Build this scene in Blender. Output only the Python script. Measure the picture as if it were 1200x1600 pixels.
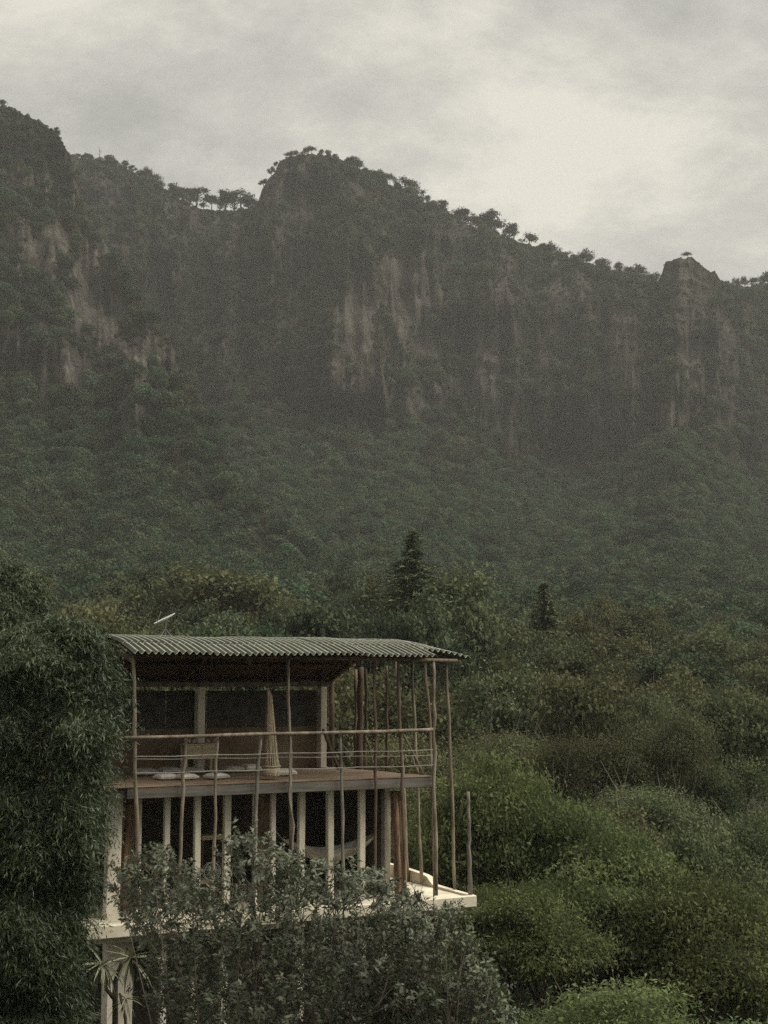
import bpy, math, random
import numpy as np

# ---------------------------------------------------------------- scene, camera, sky, sun
scene = bpy.context.scene
for o in list(bpy.data.objects):
    bpy.data.objects.remove(o)
COL = scene.collection
R = math.radians

FPX = 2200.0                     # focal length in pixels of the 1200 x 1600 photograph
HORIZON = 1063.0                 # row of eye level
PITCH = math.atan((HORIZON - 800.0) / FPX)

cam_data = bpy.data.cameras.new("camera")
cam_data.sensor_fit = 'VERTICAL'
cam_data.sensor_height = 36.0
cam_data.lens = FPX / 1600.0 * 36.0
cam_data.clip_start = 0.5
cam_data.clip_end = 6000.0
cam = bpy.data.objects.new("camera", cam_data)
COL.objects.link(cam)
cam.location = (0, 0, 0)
cam.rotation_euler = (R(90) + PITCH, 0, 0)
scene.camera = cam

SUN_ELEV, SUN_AZ = R(58), R(88)      # azimuth clockwise from +Y (towards the mountain)
sun_dir = (math.cos(SUN_ELEV) * math.sin(SUN_AZ), math.cos(SUN_ELEV) * math.cos(SUN_AZ), math.sin(SUN_ELEV))

world = bpy.data.worlds.new("World")
scene.world = world
world.use_nodes = True
wn, wl = world.node_tree.nodes, world.node_tree.links
wn.clear()
w_out = wn.new('ShaderNodeOutputWorld')
w_bg = wn.new('ShaderNodeBackground')
sky_t = wn.new('ShaderNodeTexSky')
sky_t.sky_type = 'NISHITA'
sky_t.sun_disc = False
sky_t.sun_elevation = SUN_ELEV
sky_t.sun_rotation = SUN_AZ
sky_t.air_density = 1.5
sky_t.dust_density = 3.0
w_bg.inputs['Strength'].default_value = 0.10
# an overcast deck: cloud noise on a plane overhead, laid over the sky texture
tc = wn.new('ShaderNodeTexCoord')
sep = wn.new('ShaderNodeSeparateXYZ')
wl.new(tc.outputs['Generated'], sep.inputs[0])
zc = wn.new('ShaderNodeMath'); zc.operation = 'MAXIMUM'; zc.inputs[1].default_value = 0.0
wl.new(sep.outputs['Z'], zc.inputs[0])
za = wn.new('ShaderNodeMath'); za.operation = 'ADD'; za.inputs[1].default_value = 0.40
wl.new(zc.outputs[0], za.inputs[0])
dx = wn.new('ShaderNodeMath'); dx.operation = 'DIVIDE'
dy = wn.new('ShaderNodeMath'); dy.operation = 'DIVIDE'
wl.new(sep.outputs['X'], dx.inputs[0]); wl.new(za.outputs[0], dx.inputs[1])
wl.new(sep.outputs['Y'], dy.inputs[0]); wl.new(za.outputs[0], dy.inputs[1])
cmb = wn.new('ShaderNodeCombineXYZ')
wl.new(dx.outputs[0], cmb.inputs['X']); wl.new(dy.outputs[0], cmb.inputs['Y'])
n1 = wn.new('ShaderNodeTexNoise'); n1.inputs['Scale'].default_value = 3.6
n1.inputs['Detail'].default_value = 7.0; n1.inputs['Roughness'].default_value = 0.67
n1.inputs['Distortion'].default_value = 0.12
mp = wn.new('ShaderNodeMapping'); mp.inputs['Location'].default_value = (2.7, 0.7, 0.0)
mp.inputs['Rotation'].default_value = (0, 0, R(-22)); mp.inputs['Scale'].default_value = (0.75, 1.0, 1.0)
wl.new(cmb.outputs[0], mp.inputs['Vector']); wl.new(mp.outputs[0], n1.inputs['Vector'])
ramp = wn.new('ShaderNodeValToRGB')
e = ramp.color_ramp.elements
e[0].position, e[0].color = 0.36, (1.06, 1.04, 0.95, 1)
e[1].position, e[1].color = 0.64, (2.02, 1.93, 1.68, 1)
m_ = ramp.color_ramp.elements.new(0.50); m_.color = (1.44, 1.40, 1.26, 1)
wl.new(n1.outputs['Fac'], ramp.inputs['Fac'])
mx = wn.new('ShaderNodeMix'); mx.data_type = 'RGBA'
mx.inputs['Factor'].default_value = 0.985
wl.new(sky_t.outputs[0], mx.inputs['A']); wl.new(ramp.outputs[0], mx.inputs['B'])
wl.new(mx.outputs['Result'], w_bg.inputs['Color'])
wl.new(w_bg.outputs[0], w_out.inputs['Surface'])

sun_data = bpy.data.lights.new("sun", 'SUN')
sun_data.energy = 1.5
sun_data.angle = R(70)
sun_data.color = (1.0, 0.95, 0.86)
sun = bpy.data.objects.new("sun", sun_data)
COL.objects.link(sun)
from mathutils import Vector, Matrix
sun.rotation_euler = Vector(sun_dir).to_track_quat('Z', 'Y').to_euler()

scene.view_settings.view_transform = 'Standard'
scene.view_settings.look = 'None'
scene.view_settings.exposure = 1.90
scene.view_settings.gamma = 1.0
scene.view_settings.use_curve_mapping = False
scene.render.engine = 'CYCLES'
cy = scene.cycles
cy.max_bounces = 5; cy.diffuse_bounces = 3; cy.glossy_bounces = 2; cy.transmission_bounces = 3
cy.volume_bounces = 1; cy.transparent_max_bounces = 6
cy.use_denoising = False
cy.sample_clamp_indirect = 3.0

# ---------------------------------------------------------------- helpers
cp, sp_ = math.cos(PITCH), math.sin(PITCH)
def ray(px, py):
    """direction (X, Z) per metre of Y for a row and column of the photograph"""
    u, v = (np.asarray(px, float) - 600) / FPX, (800 - np.asarray(py, float)) / FPX
    y = cp - v * sp_
    return u / y, (sp_ + v * cp) / y
def at(px, py, Y):
    a, b = ray(px, py)
    return Vector((float(a) * Y, Y, float(b) * Y))

def tag(o, label=None, cat=None, group=None, kind=None):
    if label: o['label'] = label
    if cat: o['category'] = cat
    if group: o['group'] = group
    if kind: o['kind'] = kind
    return o

def link(o, parent=None):
    COL.objects.link(o)
    if parent is not None: o.parent = parent
    return o

def empty(name, loc=(0, 0, 0), rz=0.0):
    o = bpy.data.objects.new(name, None)
    o.empty_display_size = 0.3
    o.location = loc; o.rotation_euler = (0, 0, rz)
    return link(o)

def mesh_np(name, V, F, mat=None, smooth=False, attr=None):
    """V (n,3); F (m,k) one polygon size; attr: dict name -> (n,) floats"""
    me = bpy.data.meshes.new(name)
    V = np.ascontiguousarray(V, dtype=np.float32); F = np.ascontiguousarray(F, dtype=np.int32)
    m, k = F.shape
    me.vertices.add(len(V)); me.vertices.foreach_set('co', V.ravel())
    me.loops.add(m * k); me.loops.foreach_set('vertex_index', F.ravel())
    me.polygons.add(m)
    me.polygons.foreach_set('loop_start', np.arange(0, m * k, k, dtype=np.int32))
    if smooth: me.polygons.foreach_set('use_smooth', np.ones(m, dtype=bool))
    for nm, val in (attr or {}).items():
        a = me.attributes.new(nm, 'FLOAT', 'POINT')
        a.data.foreach_set('value', np.ascontiguousarray(val, dtype=np.float32))
    me.update(calc_edges=True)
    if mat: me.materials.append(mat)
    return me

class MB:
    """collects shapes that become ONE mesh object"""
    def __init__(s): s.v, s.f = [], []
    def add(s, v, f):
        b = len(s.v); s.v += [tuple(p) for p in v]; s.f += [tuple(i + b for i in q) for q in f]; return s
    def box(s, x0, x1, y0, y1, z0, z1, bev=0.0):
        if bev <= 0:
            v = [(x, y, z) for z in (z0, z1) for y in (y0, y1) for x in (x0, x1)]
            return s.add(v, [(0,2,3,1), (4,5,7,6), (0,1,5,4), (2,6,7,3), (0,4,6,2), (1,3,7,5)])
        b = bev; v = []; 
        for (z, i) in ((z0, b), (z0 + b, 0), (z1 - b, 0), (z1, b)):
            v += [(x0+i, y0+b, z), (x0+b, y0+i, z), (x1-b, y0+i, z), (x1-i, y0+b, z),
                  (x1-i, y1-b, z), (x1-b, y1-i, z), (x0+b, y1-i, z), (x0+i, y1-b, z)]
        f = [tuple(reversed(range(8))), tuple(range(24, 32))]
        for r in range(3):
            for k in range(8):
                a, c = r*8+k, r*8+(k+1) % 8
                f.append((a, c, c+8, a+8))
        return s.add(v, f)
    def tube(s, pts, rad, n=7, caps=True, twist=0.0):
        pts = [Vector(p) for p in pts]
        rad = [rad] * len(pts) if isinstance(rad, (int, float)) else list(rad)
        up = Vector((0.31, 0.87, 0.11)).normalized()
        v, f = [], []
        for i, p in enumerate(pts):
            t = (pts[min(i+1, len(pts)-1)] - pts[max(i-1, 0)])
            t = t.normalized() if t.length > 1e-9 else Vector((0, 0, 1))
            a = t.cross(up)
            if a.length < 1e-3: a = t.cross(Vector((1, 0, 0)))
            a.normalize(); b = t.cross(a)
            for k in range(n):
                w = 2 * math.pi * k / n + twist * i
                v.append(p + (a * math.cos(w) + b * math.sin(w)) * rad[i])
        for i in range(len(pts) - 1):
            for k in range(n):
                q, c = i*n+k, i*n+(k+1) % n
                f.append((q, q+n, c+n, c))
        if caps:
            f.append(tuple(range(n))); f.append(tuple(reversed(range((len(pts)-1)*n, len(pts)*n))))
        return s.add(v, f)
    def mesh(s, name, mat=None, smooth=False):
        me = bpy.data.meshes.new(name)
        me.from_pydata(s.v, [], s.f)
        if smooth: me.polygons.foreach_set('use_smooth', [True] * len(me.polygons))
        if mat: me.materials.append(mat)
        me.update()
        return me
    def build(s, name, mat=None, parent=None, smooth=False):
        return link(bpy.data.objects.new(name, s.mesh(name, mat, smooth)), parent)

def copy_tree(o, parent=None):
    c = o.copy(); COL.objects.link(c); c.parent = parent
    for ch in o.children: copy_tree(ch, c)
    return c

# --- value noise
def _h(ix, iy, iz, seed):
    n = (ix * 374761393 + iy * 668265263 + iz * 2147483647 + seed * 1274126177).astype(np.int64) & 0xffffffff
    n = ((n ^ (n >> 13)) * 1274126177) & 0xffffffff
    n = n ^ (n >> 16)
    return (n & 0xffffff) / float(0xffffff)
def noise(x, y, z=0.0, seed=0):
    x, y, z = np.broadcast_arrays(np.asarray(x, float), np.asarray(y, float), np.asarray(z, float))
    fx, fy, fz = np.floor(x), np.floor(y), np.floor(z)
    ix, iy, iz = fx.astype(np.int64), fy.astype(np.int64), fz.astype(np.int64)
    u, v, w = x - fx, y - fy, z - fz
    u, v, w = u*u*(3-2*u), v*v*(3-2*v), w*w*(3-2*w)
    def L(a, b, t): return a + (b - a) * t
    c = [[[_h(ix+i, iy+j, iz+k, seed) for k in (0, 1)] for j in (0, 1)] for i in (0, 1)]
    return L(L(L(c[0][0][0], c[1][0][0], u), L(c[0][1][0], c[1][1][0], u), v),
             L(L(c[0][0][1], c[1][0][1], u), L(c[0][1][1], c[1][1][1], u), v), w) * 2 - 1
def fbm(x, y, z=0.0, seed=0, oct=4, gain=0.5):
    t, a = 0.0, 1.0
    for i in range(oct):
        t = t + a * noise(np.asarray(x) * 2**i, np.asarray(y) * 2**i, np.asarray(z) * 2**i, seed + i * 17); a *= gain
    return t
def sstep(a, b, x):
    t = np.clip((np.asarray(x, float) - a) / (b - a), 0, 1); return t*t*(3-2*t)

# ---------------------------------------------------------------- materials
MATS = {}
def new_mat(name):
    m = bpy.data.materials.new(name); m.use_nodes = True
    nt = m.node_tree; nt.nodes.clear()
    out = nt.nodes.new('ShaderNodeOutputMaterial')
    MATS[name] = m
    return m, nt, nt.nodes, nt.links, out
def rgba(c): return (c[0], c[1], c[2], 1.0)

def mat_solid(name, c1, c2, scale=(3, 3, 3), detail=6.0, rough=0.85, bump=0.25, c3=None, lo=0.35, hi=0.65, spec=0.2):
    """two-tone weathered surface; noise in object space"""
    m, nt, N, L, out = new_mat(name)
    p = N.new('ShaderNodeBsdfPrincipled'); p.inputs['Roughness'].default_value = rough
    p.inputs['Specular IOR Level'].default_value = spec
    tcn = N.new('ShaderNodeTexCoord'); mpn = N.new('ShaderNodeMapping'); mpn.inputs['Scale'].default_value = scale
    oi = N.new('ShaderNodeObjectInfo')
    va = N.new('ShaderNodeVectorMath'); va.operation = 'ADD'
    sc_ = N.new('ShaderNodeMath'); sc_.operation = 'MULTIPLY'; sc_.inputs[1].default_value = 37.0
    L.new(oi.outputs['Random'], sc_.inputs[0]); L.new(tcn.outputs['Object'], mpn.inputs['Vector'])
    L.new(mpn.outputs[0], va.inputs[0]); L.new(sc_.outputs[0], va.inputs[1])
    nz = N.new('ShaderNodeTexNoise'); nz.inputs['Scale'].default_value = 1.0; nz.inputs['Detail'].default_value = detail
    nz.inputs['Roughness'].default_value = 0.62
    L.new(va.outputs[0], nz.inputs['Vector'])
    rp = N.new('ShaderNodeValToRGB')
    rp.color_ramp.elements[0].position = lo; rp.color_ramp.elements[0].color = rgba(c1)
    rp.color_ramp.elements[1].position = hi; rp.color_ramp.elements[1].color = rgba(c2)
    L.new(nz.outputs['Fac'], rp.inputs['Fac'])
    col = rp.outputs[0]
    if c3:
        nz2 = N.new('ShaderNodeTexNoise'); nz2.inputs['Scale'].default_value = 0.37; nz2.inputs['Detail'].default_value = 5.0
        L.new(va.outputs[0], nz2.inputs['Vector'])
        r2 = N.new('ShaderNodeValToRGB'); r2.color_ramp.elements[0].position = 0.50; r2.color_ramp.elements[1].position = 0.66
        L.new(nz2.outputs['Fac'], r2.inputs['Fac'])
        mxn = N.new('ShaderNodeMix'); mxn.data_type = 'RGBA'; mxn.inputs['B'].default_value = rgba(c3)
        L.new(r2.outputs[0], mxn.inputs['Factor']); L.new(col, mxn.inputs['A']); col = mxn.outputs['Result']
    L.new(col, p.inputs['Base Color'])
    if bump:
        bp = N.new('ShaderNodeBump'); bp.inputs['Strength'].default_value = bump; bp.inputs['Distance'].default_value = 0.02
        L.new(nz.outputs['Fac'], bp.inputs['Height']); L.new(bp.outputs[0], p.inputs['Normal'])
    L.new(p.outputs[0], out.inputs['Surface'])
    return m

def mat_leaf(name, ca, cb, trans=0.25, gloss=0.0, vary=0.25, hue=0.03, scale=0.12):
    """leaf: per-leaf attribute v mixes two greens, per-tree random shifts them, translucent"""
    m, nt, N, L, out = new_mat(name)
    at_ = N.new('ShaderNodeAttribute'); at_.attribute_name = 'v'
    mxn = N.new('ShaderNodeMix'); mxn.data_type = 'RGBA'
    mxn.inputs['A'].default_value = rgba(ca); mxn.inputs['B'].default_value = rgba(cb)
    L.new(at_.outputs['Fac'], mxn.inputs['Factor'])
    oi = N.new('ShaderNodeObjectInfo')
    hs = N.new('ShaderNodeHueSaturation')
    mr = N.new('ShaderNodeMapRange'); mr.inputs['To Min'].default_value = 1 - vary; mr.inputs['To Max'].default_value = 1 + vary
    mh = N.new('ShaderNodeMapRange'); mh.inputs['To Min'].default_value = 0.5 - hue; mh.inputs['To Max'].default_value = 0.5 + hue
    fr = N.new('ShaderNodeMath'); fr.operation = 'MULTIPLY'; fr.inputs[1].default_value = 7.31
    fr2 = N.new('ShaderNodeMath'); fr2.operation = 'FRACT'
    L.new(oi.outputs['Random'], mr.inputs['Value']); L.new(oi.outputs['Random'], fr.inputs[0])
    L.new(fr.outputs[0], fr2.inputs[0]); L.new(fr2.outputs[0], mh.inputs['Value'])
    L.new(mr.outputs[0], hs.inputs['Value']); L.new(mh.outputs[0], hs.inputs['Hue'])
    L.new(mxn.outputs['Result'], hs.inputs['Color'])
    d = N.new('ShaderNodeBsdfDiffuse'); t = N.new('ShaderNodeBsdfTranslucent')
    ms = N.new('ShaderNodeMixShader'); ms.inputs['Fac'].default_value = trans
    L.new(hs.outputs[0], d.inputs['Color']); L.new(hs.outputs[0], t.inputs['Color'])
    L.new(d.outputs[0], ms.inputs[1]); L.new(t.outputs[0], ms.inputs[2])
    res = ms.outputs[0]
    if gloss:
        g = N.new('ShaderNodeBsdfGlossy'); g.inputs['Roughness'].default_value = 0.42
        g.inputs['Color'].default_value = (0.9, 0.9, 0.85, 1)
        m2 = N.new('ShaderNodeMixShader'); m2.inputs['Fac'].default_value = gloss
        L.new(res, m2.inputs[1]); L.new(g.outputs[0], m2.inputs[2]); res = m2.outputs[0]
    L.new(res, out.inputs['Surface'])
    return m

def mat_mountain(name):
    m, nt, N, L, out = new_mat(name)
    d = N.new('ShaderNodeBsdfDiffuse'); d.inputs['Roughness'].default_value = 0.9
    g = N.new('ShaderNodeNewGeometry')
    mpn = N.new('ShaderNodeMapping'); mpn.inputs['Scale'].default_value = (0.075, 0.075, 0.012)
    L.new(g.outputs['Position'], mpn.inputs['Vector'])
    nz = N.new('ShaderNodeTexNoise'); nz.inputs['Scale'].default_value = 1.0; nz.inputs['Detail'].default_value = 8.0
    nz.inputs['Roughness'].default_value = 0.65; nz.inputs['Distortion'].default_value = 0.6
    L.new(mpn.outputs[0], nz.inputs['Vector'])
    rr = N.new('ShaderNodeValToRGB')     # bare rock, streaked downwards
    el = rr.color_ramp.elements
    el[0].position, el[0].color = 0.33, (0.034, 0.031, 0.027, 1)
    el[1].position, el[1].color = 0.70, (0.105, 0.095, 0.081, 1)
    L.new(nz.outputs['Fac'], rr.inputs['Fac'])
    rp2 = N.new('ShaderNodeValToRGB')    # paler weathered faces
    el = rp2.color_ramp.elements
    el[0].position, el[0].color = 0.36, (0.050, 0.045, 0.038, 1)
    el[1].position, el[1].color = 0.66, (0.165, 0.147, 0.121, 1)
    L.new(nz.outputs['Fac'], rp2.inputs['Fac'])
    ap = N.new('ShaderNodeAttribute'); ap.attribute_name = 'pale'
    mpz = N.new('ShaderNodeMapping'); mpz.inputs['Scale'].default_value = (0.30, 0.30, 0.035)
    L.new(g.outputs['Position'], mpz.inputs['Vector'])
    nzf = N.new('ShaderNodeTexNoise'); nzf.inputs['Scale'].default_value = 1.0; nzf.inputs['Detail'].default_value = 5.0; nzf.inputs['Distortion'].default_value = 0.8
    L.new(mpz.outputs[0], nzf.inputs['Vector'])
    pa_ = N.new('ShaderNodeMath'); pa_.operation = 'MULTIPLY_ADD'; pa_.inputs[1].default_value = 1.3; pa_.inputs[2].default_value = -0.65
    L.new(nzf.outputs['Fac'], pa_.inputs[0])
    pb2_ = N.new('ShaderNodeMath'); pb2_.operation = 'ADD'; pb2_.use_clamp = True
    L.new(pa_.outputs[0], pb2_.inputs[0]); L.new(ap.outputs['Fac'], pb2_.inputs[1])
    mrk = N.new('ShaderNodeMix'); mrk.data_type = 'RGBA'
    L.new(pb2_.outputs[0], mrk.inputs['Factor']); L.new(rr.outputs[0], mrk.inputs['A']); L.new(rp2.outputs[0], mrk.inputs['B'])
    # cracks: thin dark seams
    cr_ = N.new('ShaderNodeMath'); cr_.operation = 'SUBTRACT'; cr_.inputs[1].default_value = 0.5; L.new(nzf.outputs['Fac'], cr_.inputs[0])
    ca_ = N.new('ShaderNodeMath'); ca_.operation = 'ABSOLUTE'; L.new(cr_.outputs[0], ca_.inputs[0])
    cm_ = N.new('ShaderNodeMapRange'); cm_.inputs['From Min'].default_value = 0.0; cm_.inputs['From Max'].default_value = 0.035
    cm_.inputs['To Min'].default_value = 0.45; cm_.inputs['To Max'].default_value = 1.0; L.new(ca_.outputs[0], cm_.inputs['Value'])
    mck = N.new('ShaderNodeMix'); mck.data_type = 'RGBA'; mck.blend_type = 'MULTIPLY'; mck.inputs['Factor'].default_value = 1.0
    L.new(mrk.outputs['Result'], mck.inputs['A']); L.new(cm_.outputs[0], mck.inputs['B'])
    nz2 = N.new('ShaderNodeTexNoise'); nz2.inputs['Scale'].default_value = 0.09; nz2.inputs['Detail'].default_value = 9.0
    nz2.inputs['Roughness'].default_value = 0.7
    L.new(g.outputs['Position'], nz2.inputs['Vector'])
    rv = N.new('ShaderNodeValToRGB')     # ground cover
    el = rv.color_ramp.elements
    el[0].position, el[0].color = 0.32, (0.018, 0.018, 0.012, 1)
    el[1].position, el[1].color = 0.70, (0.060, 0.058, 0.036, 1)
    L.new(nz2.outputs['Fac'], rv.inputs['Fac'])
    a = N.new('ShaderNodeAttribute'); a.attribute_name = 'rock'
    mt = N.new('ShaderNodeMath'); mt.operation = 'MULTIPLY_ADD'; mt.inputs[1].default_value = 0.9; mt.inputs[2].default_value = -0.42
    L.new(nz2.outputs['Fac'], mt.inputs[0])
    ad = N.new('ShaderNodeMath'); ad.operation = 'ADD'; L.new(mt.outputs[0], ad.inputs[0]); L.new(a.outputs['Fac'], ad.inputs[1])
    rk = N.new('ShaderNodeMapRange'); rk.inputs['From Min'].default_value = 0.35; rk.inputs['From Max'].default_value = 0.62
    L.new(ad.outputs[0], rk.inputs['Value'])
    mxn = N.new('ShaderNodeMix'); mxn.data_type = 'RGBA'
    L.new(rk.outputs[0], mxn.inputs['Factor']); L.new(rv.outputs[0], mxn.inputs['A']); L.new(mck.outputs['Result'], mxn.inputs['B'])
    L.new(mxn.outputs['Result'], d.inputs['Color'])
    bp = N.new('ShaderNodeBump'); bp.inputs['Strength'].default_value = 0.9; bp.inputs['Distance'].default_value = 4.0
    L.new(nz.outputs['Fac'], bp.inputs['Height'])
    bp2 = N.new('ShaderNodeBump'); bp2.inputs['Strength'].default_value = 0.9; bp2.inputs['Distance'].default_value = 2.2
    L.new(nzf.outputs['Fac'], bp2.inputs['Height']); L.new(bp.outputs[0], bp2.inputs['Normal']); L.new(bp2.outputs[0], d.inputs['Normal'])
    L.new(d.outputs[0], out.inputs['Surface'])
    return m

def mat_roof(name):
    m, nt, N, L, out = new_mat(name)
    p = N.new('ShaderNodeBsdfPrincipled'); p.inputs['Roughness'].default_value = 0.8; p.inputs['Specular IOR Level'].default_value = 0.25
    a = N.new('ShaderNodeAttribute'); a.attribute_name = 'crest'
    oi = N.new('ShaderNodeObjectInfo'); tcn = N.new('ShaderNodeTexCoord')
    nz = N.new('ShaderNodeTexNoise'); nz.inputs['Scale'].default_value = 1.1; nz.inputs['Detail'].default_value = 7.0
    nz.inputs['Roughness'].default_value = 0.66
    L.new(tcn.outputs['Object'], nz.inputs['Vector'])
    rp = N.new('ShaderNodeValToRGB'); el = rp.color_ramp.elements
    el[0].position, el[0].color = 0.36, (0.050, 0.049, 0.038, 1)
    el[1].position, el[1].color = 0.64, (0.078, 0.100, 0.066, 1)
    L.new(nz.outputs['Fac'], rp.inputs['Fac'])
    hs = N.new('ShaderNodeHueSaturation'); mr = N.new('ShaderNodeMapRange')
    mr.inputs['To Min'].default_value = 0.65; mr.inputs['To Max'].default_value = 1.3
    L.new(oi.outputs['Random'], mr.inputs['Value']); L.new(mr.outputs[0], hs.inputs['Value']); L.new(rp.outputs[0], hs.inputs['Color'])
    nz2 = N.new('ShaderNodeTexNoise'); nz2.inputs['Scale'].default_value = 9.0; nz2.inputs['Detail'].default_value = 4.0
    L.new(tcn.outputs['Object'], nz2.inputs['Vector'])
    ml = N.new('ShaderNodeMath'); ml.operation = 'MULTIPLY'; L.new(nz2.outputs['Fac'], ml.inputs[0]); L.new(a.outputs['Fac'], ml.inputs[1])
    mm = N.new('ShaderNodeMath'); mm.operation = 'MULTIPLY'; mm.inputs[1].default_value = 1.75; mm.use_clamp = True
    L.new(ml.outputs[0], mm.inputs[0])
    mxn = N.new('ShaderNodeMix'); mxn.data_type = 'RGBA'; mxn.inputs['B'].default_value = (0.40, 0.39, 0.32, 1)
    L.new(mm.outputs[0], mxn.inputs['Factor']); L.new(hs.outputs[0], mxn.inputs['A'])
    L.new(mxn.outputs['Result'], p.inputs['Base Color'])
    bp = N.new('ShaderNodeBump'); bp.inputs['Strength'].default_value = 0.3; bp.inputs['Distance'].default_value = 0.01
    L.new(nz2.outputs['Fac'], bp.inputs['Height']); L.new(bp.outputs[0], p.inputs['Normal'])
    L.new(p.outputs[0], out.inputs['Surface'])
    return m

M_ground = mat_solid('ground_cover', (0.012, 0.013, 0.008), (0.038, 0.040, 0.022), (0.5, 0.5, 0.5), 8, 0.95, 0.6)
M_mount = mat_mountain('mountain_rock')
M_roof = mat_roof('roof_cement')
M_white = mat_solid('limewash', (0.56, 0.51, 0.41), (0.76, 0.71, 0.59), (2.5, 2.5, 0.9), 8, 0.9, 0.2, c3=(0.42, 0.38, 0.29))
M_slab = mat_solid('slab_concrete', (0.50, 0.45, 0.33), (0.70, 0.65, 0.51), (1.6, 1.6, 3.0), 8, 0.9, 0.3, c3=(0.34, 0.32, 0.22))
M_pole = mat_solid('peeled_pole', (0.12, 0.098, 0.070), (0.31, 0.262, 0.195), (9, 9, 2.2), 8, 0.85, 0.6, c3=(0.15, 0.125, 0.09))
M_polegrey = mat_solid('grey_pole', (0.09, 0.082, 0.068), (0.24, 0.218, 0.18), (9, 9, 2.2), 7, 0.9, 0.5)
M_poledark = mat_solid('brown_pole', (0.060, 0.045, 0.034), (0.17, 0.125, 0.085), (9, 9, 1.4), 7, 0.9, 0.5)
M_gnarl = mat_solid('gnarled_wood', (0.11, 0.070, 0.040), (0.30, 0.20, 0.125), (12, 12, 1.6), 8, 0.9, 0.7)
M_beam = mat_solid('grey_timber', (0.085, 0.078, 0.066), (0.20, 0.185, 0.16), (0.8, 5, 9), 8, 0.9, 0.4, c3=(0.12, 0.095, 0.07))
M_deck = mat_solid('deck_board', (0.12, 0.085, 0.055), (0.27, 0.20, 0.135), (0.9, 6, 6), 8, 0.8, 0.3)
M_clay = mat_solid('brown_clay', (0.13, 0.095, 0.062), (0.21, 0.155, 0.105), (2, 2, 2), 8, 0.95, 0.4)
M_dark = mat_solid('interior_shade', (0.045, 0.042, 0.036), (0.095, 0.088, 0.075), (4, 4, 4), 6, 0.95, 0.1)  # shade of the dark interior put into the colour of walls and panels
M_red = mat_solid('red_ceiling', (0.09, 0.055, 0.042), (0.18, 0.115, 0.088), (0.7, 4, 4), 7, 0.9, 0.3)
M_wire = mat_solid('wire', (0.22, 0.20, 0.17), (0.33, 0.31, 0.27), (4, 4, 4), 3, 0.6, 0.0)
M_rope = mat_solid('natural_cord', (0.28, 0.23, 0.155), (0.50, 0.43, 0.31), (14, 14, 3), 6, 0.95, 0.5)
M_roped = mat_solid('brown_cord', (0.10, 0.055, 0.04), (0.22, 0.13, 0.09), (14, 14, 3), 6, 0.95, 0.5)
M_cush = mat_solid('white_cotton', (0.42, 0.39, 0.34), (0.62, 0.58, 0.51), (5, 5, 5), 6, 0.95, 0.3)
M_cushg = mat_solid('grey_cotton', (0.24, 0.22, 0.20), (0.40, 0.37, 0.33), (5, 5, 5), 6, 0.95, 0.3)
M_hamm = mat_solid('hammock_cloth', (0.22, 0.21, 0.18), (0.40, 0.38, 0.33), (3, 12, 3), 6, 0.95, 0.3)
M_tan = mat_solid('raw_board', (0.40, 0.34, 0.22), (0.58, 0.50, 0.34), (2, 2, 7), 7, 0.8, 0.2)
M_metal = mat_solid('painted_metal', (0.42, 0.43, 0.41), (0.60, 0.60, 0.57), (6, 6, 6), 5, 0.45, 0.05, spec=0.5)
M_fan = mat_solid('grey_plastic', (0.10, 0.10, 0.10), (0.19, 0.19, 0.185), (6, 6, 6), 4, 0.5, 0.0, spec=0.4)
M_glassjar = mat_solid('clay_jar', (0.25, 0.22, 0.18), (0.42, 0.38, 0.31), (20, 20, 20), 4, 0.5, 0.1, spec=0.4)
M_bark = mat_solid('bark', (0.045, 0.038, 0.030), (0.12, 0.10, 0.08), (5, 5, 1.2), 7, 0.95, 0.6)
M_barkpale = mat_solid('pale_bark', (0.10, 0.085, 0.065), (0.22, 0.19, 0.15), (7, 7, 1.5), 7, 0.95, 0.6)
M_culm = mat_solid('bamboo_culm', (0.055, 0.070, 0.025), (0.13, 0.14, 0.06), (4, 4, 1.0), 5, 0.6, 0.1)

L_olive = mat_leaf('leaf_olive', (0.046, 0.056, 0.028), (0.125, 0.132, 0.068), 0.22, 0.0, 0.30, 0.03)
L_dark = mat_leaf('leaf_dark_green', (0.034, 0.050, 0.028), (0.098, 0.122, 0.068), 0.20, 0.0, 0.28, 0.03)
L_lime = mat_leaf('leaf_lime', (0.050, 0.066, 0.027), (0.145, 0.168, 0.072), 0.30, 0.0, 0.15, 0.015)
L_feather = mat_leaf('leaf_feathery', (0.056, 0.082, 0.034), (0.170, 0.208, 0.092), 0.28, 0.0, 0.15, 0.015)
L_conifer = mat_leaf('needle_dark', (0.054, 0.070, 0.038), (0.155, 0.178, 0.095), 0.12, 0.0, 0.15, 0.015)
L_bamboo = mat_leaf('leaf_bamboo', (0.018, 0.034, 0.016), (0.070, 0.098, 0.045), 0.22, 0.03, 0.12, 0.015)
L_shrub = mat_leaf('leaf_grey_shrub', (0.046, 0.054, 0.033), (0.128, 0.140, 0.088), 0.20, 0.03, 0.10, 0.01)
L_shrubg = mat_leaf('leaf_green_shrub', (0.044, 0.060, 0.032), (0.118, 0.142, 0.078), 0.20, 0.03, 0.10, 0.01)
L_far = mat_leaf('leaf_far_wood', (0.024, 0.037, 0.021), (0.070, 0.096, 0.052), 0.20, 0.0, 0.38, 0.05)
L_cliff = mat_leaf('leaf_cliff_scrub', (0.024, 0.032, 0.019), (0.068, 0.078, 0.048), 0.15, 0.0, 0.38, 0.05)
L_ridge = mat_leaf('leaf_ridge', (0.022, 0.026, 0.016), (0.050, 0.056, 0.034), 0.15, 0.0, 0.2, 0.03)
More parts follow.
